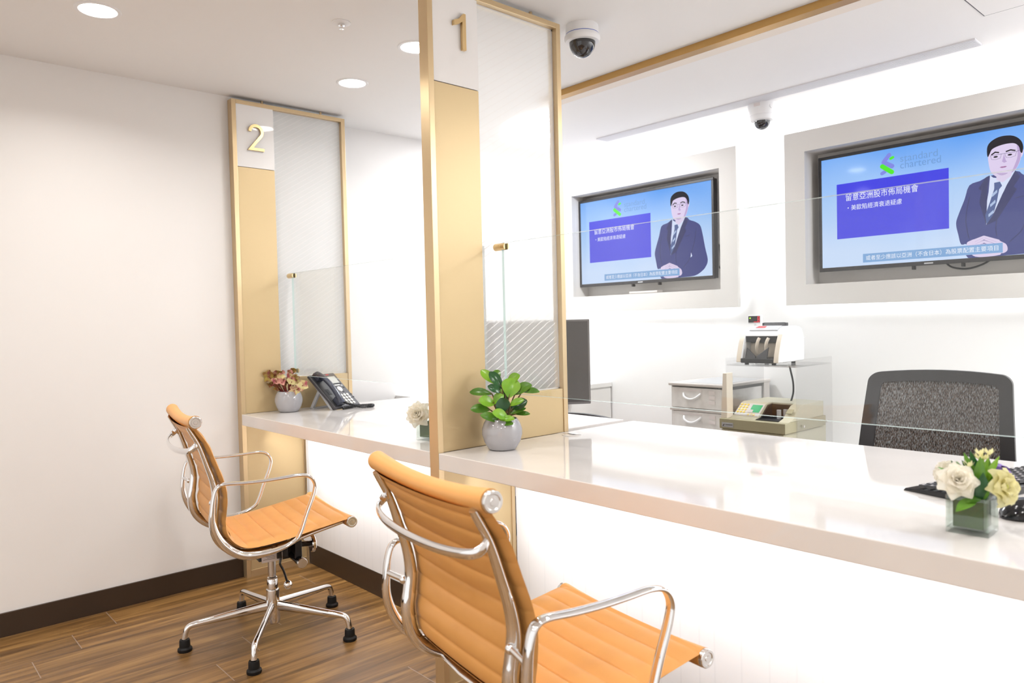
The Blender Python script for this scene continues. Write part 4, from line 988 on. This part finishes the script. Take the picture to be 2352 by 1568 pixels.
# ------------------------------------------------------------------ task chairs behind the counters
def make_task_chair():
    t = thing('task_chair', 'x', 'office chair')
    # local: sitter faces -y ; back leans towards +y
    def bx(u, v):   # u lateral -1..1 , v 0..1 height -> point on the curved back
        hw = .247 - .032 * v
        z = .50 + .485 * v + .012 * (1 - u * u) * v
        return Vector((u * hw, .20 + .10 * v - .02 * math.sin(PI * v) - .045 * u * u + .0, z))
    def outline(ku, kt, kb, ru, rv):
        """rounded-rectangle loop in (u,v) inset by ku / kt / kb"""
        pts = []
        for (cu, cv, a0) in ((1 - ku - ru, 1 - kt - rv, 0), (-1 + ku + ru, 1 - kt - rv, 90), (-1 + ku + ru, kb + rv, 180), (1 - ku - ru, kb + rv, 270)):
            for i in range(9):
                a = R(a0 + 90 * i / 8); pts.append((cu + ru * math.cos(a), cv + rv * math.sin(a)))
        out = []
        for i in range(len(pts)):
            p0, p1 = pts[i], pts[(i + 1) % len(pts)]; k = 8 if abs(p0[0] - p1[0]) + abs(p0[1] - p1[1]) > .3 else 1
            for j in range(k): out.append((p0[0] + (p1[0] - p0[0]) * j / k, p0[1] + (p1[1] - p0[1]) * j / k))
        return out
    o0 = outline(0, 0, 0, .15, .06); o1 = outline(.185, .075, .09, .08, .035)
    b = B(); rows = []
    for src, dy in ((o0, .012), (o1, .010), (o1, -.008), (o0, -.012), (o0, .012)):
        rows.append([bx(*q) + Vector((0, dy, 0)) for q in src])
    b.grid(rows, True); b.obj('back_frame', 'dark_grey', t, smooth=40)
    b = B(); rows = []
    for i in range(15):
        rows.append([bx(-.83 + 1.66 * j / 16, .08 + .86 * i / 14) for j in range(17)])
    b.grid(rows); b.obj('back_mesh', 'mesh', t, smooth=80)
    b = B(); rows = []
    for side in (0, 1):
        for i in range(9):
            f = i / 8 if side == 0 else 1 - i / 8
            rows.append([(-.24 + .48 * j / 10, -.24 + .46 * f, .47 - .07 * side + (.012 * (1 - (2 * f - 1) ** 4) if side == 0 else .03 * abs(2 * j / 10 - 1) ** 3)) for j in range(11)])
    rows.append(rows[0]); V = b.grid(rows); bmesh.ops.remove_doubles(b.bm, verts=b.bm.verts, dist=1e-5); bmesh.ops.holes_fill(b.bm, edges=[e for e in b.bm.edges if e.is_boundary]); b.obj('seat', 'black', t, smooth=60)
    B().tube(crom([(0, .21, .62), (0, .27, .50), (0, .20, .40), (0, .02, .385)], 6), .028, 12, up=(1, 0, 0), flat=.012).obj('back_support', 'black', t)
    for sx in (-1, 1):
        ar = B().tube(crom([(sx * .20, .02, .40), (sx * .285, .04, .43), (sx * .30, .05, .55), (sx * .295, .05, .705)], 6), .018, 12).obj('arm_post', 'black', t)
        B().box((sx * .295 - .038, -.13, .705), (sx * .295 + .038, .13, .733)).obj('arm_pad', 'dark_grey', ar, smooth=0, bevel=.011, bseg=4)
    B().cyl((0, 0, .10), (0, 0, .40), .024, .022, 20).obj('column', 'black', t)
    for k in range(5):
        a = 2 * PI * k / 5 + .3; ca, sa = math.cos(a), math.sin(a)
        lg = B().tube([(.02 * ca, .02 * sa, .115), (.28 * ca, .28 * sa, .075)], [.026, .014], 12).obj('base_leg', 'black', t)
        B().lathe([(.014, -.02), (.026, -.018), (.027, 0), (.026, .018), (.014, .02)], 22, (.285 * ca, .285 * sa, .027), axis='X').obj('castor', 'rubber', lg)
    return t
tc1 = make_task_chair(); tc1.location = (2.588, 1.13, 0); tc1.rotation_euler = (0, 0, R(6))
tc1['label'] = 'dark framed office chair with woven grey mesh back behind the long counter'; tc1['group'] = 'office chairs behind the counters'
tc2 = copy_tree(tc1); tc2.location = (1.105, .905, 0); tc2.scale = (1, 1, .757)
tc2['label'] = 'low office chair of which only the grey top edge shows right of partition 1'

# ------------------------------------------------------------------ low cabinet on the left office wall
t = thing('low_cabinet', 'white low cabinet with a key in its lock in the far left corner', 'cabinet', (XO + .002, .99, 0))
B().box((0, 0, 0), (.470, 1.365, .755)).obj('body', 'cabinet', t, smooth=0, bevel=.001)
B().box((0, 0, .755), (.484, 1.367, .783)).obj('top_board', 'cabinet', t, smooth=0, bevel=.001)
for k in range(3):
    d = B().box((.471, .012 + .45 * k, .07), (.482, .456 + .45 * k, .745)).obj('door', 'cabinet', t, smooth=0, bevel=.001)
    if k == 2:
        o = B().lathe([(.012, 0), (.012, .004), (.010, .005), (.0005, .005)], 22, axis='X').obj('lock', 'steel', d, loc=(.482, .012 + .45 * k + .035, .69))
        b = B(); b.tube([(.487, 0, 0), (.508, 0, 0)], .0035, 10); b.box((.500, -.010, -.006), (.503, .010, .006)); b.box((.500, -.012, -.040), (.5025, .010, -.010)); b.box((.500, -.004, -.062), (.502, .003, -.040))
        b.obj('key', 'steel', d, smooth=0, loc=(0, .012 + .45 * k + .035, .69))

# ------------------------------------------------------------------ back credenza with office machines
t = thing('back_sideboard', 'white sideboard below the screens, hidden by the counter', 'sideboard', (1.05, 1.72, 0))
B().box((0, .02, 0), (2.2, .635, .47)).obj('body', 'cabinet', t, smooth=0)
B().box((-.01, 0, .47), (2.22, .638, .49)).obj('top_board', 'cabinet', t, smooth=0)
SH = .49
t = thing('drawer_tower', 'grey plastic drawer tower with clear fronts left of the money machines', 'drawer tower', (1.092, 1.885, SH))
DW, DDp, DH = .325, .455, .350
b = B(); q = .010
b.box((0, .012, 0), (q, DDp, DH)); b.box((DW - q, .012, .02), (DW, .06, DH)); b.box((DW - q, DDp - .06, .02), (DW, DDp, DH)); b.box((DW - q, .06, .02), (DW, DDp - .06, .035))
b.box((0, .012, 0), (DW, DDp, .012)); b.box((q, DDp - q, .012), (DW - q, DDp, DH))
for z in (.110, .228): b.box((0, -.004, z - .011), (DW, DDp, z + .004)); b.box((DW - q, .06, z + .004), (DW - .002, DDp - .06, z + .02))
b.obj('body', 'drawer_body', t, smooth=0, bevel=.002)
tp = B(); tp.box((-.006, -.010, DH - .002), (DW + .006, DDp + .004, DH + .014)); top = tp.obj('top', 'drawer_body', t, smooth=0, bevel=.005)
B().box((.03, .03, DH + .014), (DW - .03, DDp - .03, DH + .0152)).obj('top_tray', 'silver', top, smooth=0)
for k, (z0, z1) in enumerate(((.016, .097), (.116, .215), (.234, .340))):
    d = B(); d.box((.012, .0, z0), (DW - .012, .010, z1)); d.box((.014, .010, z0), (.018, DDp - .03, z1 - .01)); d.box((DW - .018, .010, z0), (DW - .014, DDp - .03, z1 - .01)); d.box((.018, .010, z0), (DW - .018, DDp - .03, z0 + .004))
    dr = d.obj('drawer', 'drawer_front', t, smooth=0, bevel=.002)
    cx = DW * .42; zz = (z0 + z1) / 2 + .012
    B().tube(crom([(cx - .052, .004, zz + .012), (cx - .040, -.012, zz - .004), (cx - .015, -.016, zz - .016), (cx + .015, -.016, zz - .016), (cx + .040, -.012, zz - .004), (cx + .052, .004, zz + .012)], 5), .0062, 12).obj('handle', 'white_plastic', dr)
    B().box((cx - .075, -.0015, z1 - .016), (cx + .06, 0, z1 - .010)).obj('label_slot', 'sticker', dr, smooth=0)
    for j in range(3 - (k < 2)): B().box((DW - .085, -.002, z1 - .030 - j * .025), (DW - .050, 0, z1 - .012 - j * .025)).obj('sticker', 'sticker', dr, smooth=0)
B().box((DW, .016, .232), (DW + .0015, .040, .300)).obj('barcode_sticker', 'sticker', t, smooth=0)
B().box((DW + .0015, .020, .240), (DW + .0019, .036, .256)).obj('barcode', 'sticker_text', t, smooth=0)

# khaki bill counter on its stand
KX, KY, KZ = 1.476, 1.75, .655
t = thing('machine_pedestal', 'pale khaki box below the khaki banknote counter', 'pedestal', (KX, KY + .01, SH))
B().box((.01, 0, 0), (.325, .42, KZ - SH)).obj('box', 'khaki_light', t, smooth=0, bevel=.003)
t = thing('banknote_counter', 'khaki banknote counter with yellow keys and green display under the clear stand', 'money counter', (KX, KY, KZ))
W_ = .338
b = B(); b.box((0, 0, .004), (W_, .40, .052)); b.box((.01, .01, 0), (W_ - .01, .39, .004)); bd = b.obj('base', 'khaki', t, smooth=0, bevel=.002)
B().box((.014, -.0012, .012), (.075, 0, .034)).obj('name_plate', 'silver', bd, smooth=0)
b = B(); b.prism([(.018, .012), (.024, .012), (.030, .022), (.024, .022)], lambda u, v: (u, -.0016, v + .004), lambda u, v: (u, -.0012, v + .004))
for k in range(8): b.box((.034 + k * .0048, -.0016, .0215), (.0372 + k * .0048, -.0012, .0265))
b.obj('name_plate_print', 'sticker_text', bd, smooth=0)
# upper housing: side profile with a sloped front
b = B(); b.prism([(.030, .052), (.060, .062), (.135, .118), (.16, .124), (.385, .124), (.385, .052)], lambda y, z: (.038, y, z), lambda y, z: (.170, y, z))
b.prism([(.035, .052), (.080, .064), (.150, .116), (.18, .124), (.385, .124), (.385, .052)], lambda y, z: (.285, y, z), lambda y, z: (W_ - .004, y, z))
b.box((.170, .19, .052), (.285, .385, .124)); up_ = b.obj('housing', 'khaki_light', t, smooth=0, bevel=.002)
b = B(); b.box((.172, .040, .052), (.283, .190, .056)); b.box((.172, .182, .056), (.283, .190, .116)); b.prism([(.05, .056), (.085, .062), (.15, .114), (.18, .118), (.188, .118), (.188, .056)], lambda y, z: (.171, y, z), lambda y, z: (.178, y, z)); b.obj('note_bay', 'black', t, smooth=0)
for x, y in ((.245, .12), (.262, .15)):
    B().cyl((x, y, .056), (x, y, .098), .010, seg=18).obj('roller', 'silver', t)
def KP(u, w_, n_):
    a = math.atan2(.056, .075); return (.036 + u, .060 + w_ * math.cos(a) - n_ * math.sin(a), .062 + w_ * math.sin(a) + n_ * math.cos(a))
def kslab(u0, u1, w0, w1, n0, n1): return B().prism([(u0, w0), (u1, w0), (u1, w1), (u0, w1)], lambda u, w: KP(u, w, n0), lambda u, w: KP(u, w, n1))
kp = kslab(.006, .134, .004, .090, -.001, .002).obj('control_panel', 'drawer_body', up_, smooth=0, bevel=.001)
kslab(.074, .126, .030, .082, .002, .003).obj('display', 'green_lcd', kp, smooth=0)
kslab(.070, .092, .026, .046, .003, .0036).obj('display_mask', 'drawer_body', kp, smooth=0)
kk = B().lathe([(.0062, 0), (.0058, .002), (.0005, .0024)], 14).obj('key', 'yellow_key', kp); first = True
for (u, w_) in [(.016 + c_ * .0165, .080 - r_ * .0175) for r_ in range(4) for c_ in range(3)] + [(.078, .014), (.094, .016), (.108, .014)]:
    o = kk if first else kk.copy()
    if not first: COL.objects.link(o); o.parent = kp
    first = False; o.location = KP(u, w_, .002); o.rotation_euler = (math.atan2(.056, .075), 0, 0)
B().box((.292, .09, .0945), (.322, .12, .0975), Matrix.Rotation(R(36), 3, 'X')).obj('switch_cap', 'khaki', t, smooth=0, bevel=.001)
# cream slab at the left
tag(B().prism([(0, 0), (.034, 0), (.034, .218), (.013, .218)], lambda x, z: (x, 0, z), lambda x, z: (x, .055, z)).obj('upright_holder', 'cream', smooth=0, bevel=.002, loc=(1.4775, 1.762, .707)), 'narrow cream upright holder at the left of the khaki banknote counter', 'holder')
# clear acrylic stand
AX0, AX1, AY0, AY1, AZ = 1.462, 1.818, 1.845, 2.20, .962
t = thing('acrylic_stand', 'clear acrylic riser standing over the khaki banknote counter', 'stand', (AX0, AY0, SH))
b = B(); q = .006; H_ = AZ - SH
b.box((0, 0, H_ - q), (AX1 - AX0, AY1 - AY0, H_)); b.obj('shelf', 'acryl_clear', t, smooth=0)
for x in (-q, AX1 - AX0): B().box((x, 0, 0), (x + q, AY1 - AY0, H_ + .030)).obj('side_leg', 'acryl_clear', t, smooth=0)
for x in (AX1 - AX0 + q,):
    for y in (.06, .29): B().lathe([(.006, 0), (.006, .003), (.0005, .004)], 16, (x, y, .19), axis='X').obj('bolt', 'steel', t)

# white money counter on the stand
MX, MY = 1.503, 1.865
t = thing('money_counter', 'white curved money counter on top of the clear stand', 'money counter', (MX, MY, AZ))
MW = .222
outer = [(q.x, q.y) for q in crom([(.0, .012, 0), (.006, .045, 0), (.028, .110, 0), (.050, .148, 0), (.10, .176, 0), (.17, .184, 0), (.225, .172, 0), (.25, .13, 0), (.255, .06, 0), (.25, .012, 0)], 5)]
ck = .026
for x0, x1, nm in ((0, ck, 'side_cheek'), (MW - ck, MW, 'side_cheek')):
    pl = [(y, z) for y, z in outer]
    B().prism(pl, lambda y, z, x0=x0: (x0, y, z), lambda y, z, x1=x1: (x1, y, z)).obj(nm, 'white_plastic', t, smooth=30, bevel=.003)
for x0 in (.002, MW - ck + .002):
    fpl = [(q.x, q.y) for q in crom([(-.003, .013, 0), (.003, .045, 0), (.025, .110, 0), (.046, .146, 0)], 5)]
    B().prism(fpl + [(y + .006, z - .002) for y, z in fpl[::-1]], lambda y, z, x0=x0: (x0, y, z), lambda y, z, x0=x0: (x0 + ck - .004, y, z)).obj('cheek_trim', 'cream', t, smooth=30)
tp_ = [p for p in outer if p[1] > .146 or p[0] > .2]
tp_ = [(.046, .138)] + tp_[:] + [(.14, .012), (.135, .10)]
B().prism(tp_, lambda y, z: (ck, y, z), lambda y, z: (MW - ck, y, z)).obj('top_cover', 'white_plastic', t, smooth=30)
B().box((ck, .085, .03), (MW - ck, .140, .105)).obj('inner_plate', 'cream', t, smooth=0, bevel=.008)
B().box((ck, .05, .108), (MW - ck, .135, .140)).obj('roller_bay', 'black', t, smooth=0)
B().cyl((ck, .062, .122), (MW - ck, .062, .122), .010, seg=18).obj('feed_roller', 'gloss_black', t)
for x in (.088, .136):
    B().tube(crom([(x + .010, .050, .128), (x + .004, .044, .112), (x - .003, .046, .085), (x - .006, .060, .052)], 6), .0085, 10, up=(1, 0, 0), flat=.006).obj('note_guide', 'cream', t)
for (a, c_) in ((.040, .095), (.100, .155)):
    pts = [(a, .030), (c_, .030), (c_, .040), (a, .082)] if a < .09 else [(a, .030), (c_, .030), (c_, .084), (a, .040)]
    B().prism(pts, lambda x, z: (x, .012 + (z - .03) * .35, z), lambda x, z: (x, .018 + (z - .03) * .35, z)).obj('stacker_plate', 'dark_grey', t, smooth=0, bevel=.001)
B().box((ck - .001, -.001, .008), (MW - ck + .001, .13, .030)).obj('front_sill', 'black', t, smooth=0, bevel=.002)
for x in (.04, MW - .04):
    for y in (.03, .22): B().lathe([(.010, 0), (.011, .013)], 16, (x, y, 0)).obj('foot', 'rubber', t)
def TP(u, w_, n_):
    a = R(18); return (ck + .008 + u, .066 + w_ * math.cos(a) - n_ * math.sin(a), .164 + w_ * math.sin(a) + n_ * math.cos(a))
b = B().prism([(0, 0), (.15, 0), (.142, .065), (.008, .065)], lambda u, w: TP(u, w, -.006), lambda u, w: TP(u, w, .003)); cp_ = b.obj('control_panel', 'silver', t, smooth=0, bevel=.002)
B().prism([(.02, .03), (.07, .03), (.066, .055), (.024, .055)], lambda u, w: TP(u, w, .003), lambda u, w: TP(u, w, .004)).obj('panel_window', 'red', cp_, smooth=0)
b = B(); b.box((.060, .155, .182), (.175, .162, .202), Matrix.Rotation(R(-28), 3, 'X')); b.box((.056, .152, .182), (.062, .18, .200)); b.box((.173, .152, .182), (.179, .18, .200)); b.obj('hopper', 'dark_grey', t, smooth=0, bevel=.002)
arc = [(q.x, q.y) for q in crom([(.03, .012, 0), (.075, .065, 0), (.15, .105, 0), (.25, .125, 0)], 6)]
B().tube([(MW + .0005, y, z) for y, z in arc], .002, 8).obj('side_crease', 'white_plastic', t)
# remote display
t2 = thing('customer_display', 'small red digit display on a stalk behind the white money counter', 'display', (1.492, 2.068, AZ))
B().lathe([(.010, 0), (.010, .006), (.008, .009), (.006, .012), (.006, .2)], 24).obj('stalk', 'white_plastic', t2)
b = B(); b.box((-.036, -.010, .196), (.036, .010, .240)); hd = b.obj('housing', 'white_plastic', t2, smooth=0, bevel=.003)
B().box((-.032, -.0112, .202), (.032, -.010, .235)).obj('window', 'gloss_black', hd, smooth=0)
b = B()
for (x0, z0, x1, z1) in ((.0195, .205, .0225, .233), (.0275, .205, .0305, .233), (.0225, .230, .0275, .233), (.0225, .2175, .0275, .2205), (-.002, .2035, .030, .2065)): b.box((x0, -.0118, z0), (x1, -.0112, z1))
b.obj('red_digit', 'red_led', hd, smooth=0)
B().box((-.026, -.0118, .221), (-.018, -.0112, .228)).obj('green_light', 'green_led', hd, smooth=0)
tag(B().tube(crom([(1.675, 2.06, .958), (1.682, 2.06, .93), (1.700, 2.05, .87), (1.703, 2.045, .82), (1.694, 2.04, .778)], 6), .0045, 8).obj('machine_cable', 'rubber'), 'dark cable hanging from the white money counter inside the clear stand', 'cable')

# ------------------------------------------------------------------ light
def area(name, loc, rot, power, sx, sy=None, col=(1, 1, 1), shape=None, spread=180):
    L = bpy.data.lights.new(name, 'AREA'); L.energy = power; L.color = col; L.shape = shape or ('RECTANGLE' if sy else 'SQUARE'); L.size = sx
    if sy: L.size_y = sy
    L.spread = R(spread)
    o = bpy.data.objects.new(name, L); COL.objects.link(o); o.location = loc; o.rotation_euler = rot; return o
def PWR(x, y): return (2.3 if x < 1.5 else 1.5) if y > 0 else 6.3
WARM = (1., .975, .945); COOL = (.95, .975, 1.)
for i, (x, y) in enumerate([(0.6341, -0.7006), (0.486, 0.3638), (1.0231, 0.3401), (2.5, .37), (3.3, .37), (4.1, .37), (1.7, -.70), (2.8, -.70), (3.9, -.70), (1.2, -2.0), (2.5, -2.0), (3.8, -2.0), (1.2, -3.0), (2.5, -3.0), (3.8, -3.0)]):  # after the first three, unseen lamps added for even bright light
    area('downlight_and_fill_lamp', (x, y, ZC - .006), (0, 0, 0), PWR(x, y), .114, None, WARM, 'DISK', 150)
# unseen fill lamps added to brighten the office, and the strip washing the back wall
for x in (3.3, 4.2): area('office_fill_lamp', (x, 1.85, ZC - .01), (0, 0, 0), 25., .5, .5, COOL)
area('office_fill_lamp', (.45, 1.62, ZC - .01), (0, 0, 0), 27., .5, .3, COOL)
area('cove_lamp', (2.2, 2.330, ZC + .08), (R(0), 0, 0), 26., 4.6, .02, COOL)
# LED lines under the counter fronts
area('counter_led_lamp', ((X1 - TH) / 2, .10, ZK - TC - .010), (R(42), 0, 0), 4.2, 1.45, .02, (1, .985, .96), None, 110)
area('counter_led_lamp', (2.95, .10, ZK - TC - .010), (R(42), 0, 0), 6.6, 2.7, .02, (.97, .985, 1), None, 110)
w = bpy.data.worlds.new('world'); SC.world = w; w.use_nodes = True
w.node_tree.nodes['Background'].inputs['Color'].default_value = (1, .98, .95, 1); w.node_tree.nodes['Background'].inputs['Strength'].default_value = 1.15

# ------------------------------------------------------------------ camera
cam = bpy.data.cameras.new('camera'); co = bpy.data.objects.new('camera', cam); COL.objects.link(co)
yaw, pit, rol = R(-48.0615), R(-1.5816), R(-1.3395)
fw = Vector((math.sin(yaw) * math.cos(pit), math.cos(yaw) * math.cos(pit), math.sin(pit))); rt = Vector((math.cos(yaw), -math.sin(yaw), 0)); up = rt.cross(fw)
r2 = rt * math.cos(rol) + up * math.sin(rol); u2 = -rt * math.sin(rol) + up * math.cos(rol)
mw = Matrix((r2, u2, -fw)).transposed().to_4x4(); mw.translation = Vector((3.4611, -1.373, 1.2)); co.matrix_world = mw
cam.sensor_width = 36; cam.lens = 36 * 1693.62 / 2352
cam.clip_start = .02
cam.dof.use_dof = True; cam.dof.focus_distance = 2.75; cam.dof.aperture_fstop = 4.5
SC.camera = co
SC.view_settings.view_transform = 'Standard'; SC.view_settings.look = 'None'; SC.view_settings.exposure = 0.; SC.view_settings.gamma = 1.; SC.view_settings.use_curve_mapping = False
SC.cycles.max_bounces = 6; SC.cycles.diffuse_bounces = 4; SC.cycles.glossy_bounces = 3; SC.cycles.transmission_bounces = 5; SC.cycles.transparent_max_bounces = 10
SC.cycles.use_adaptive_sampling = True; SC.cycles.adaptive_threshold = .08
SC.cycles.sample_clamp_indirect = 6; SC.cycles.caustics_reflective = False; SC.cycles.caustics_refractive = False
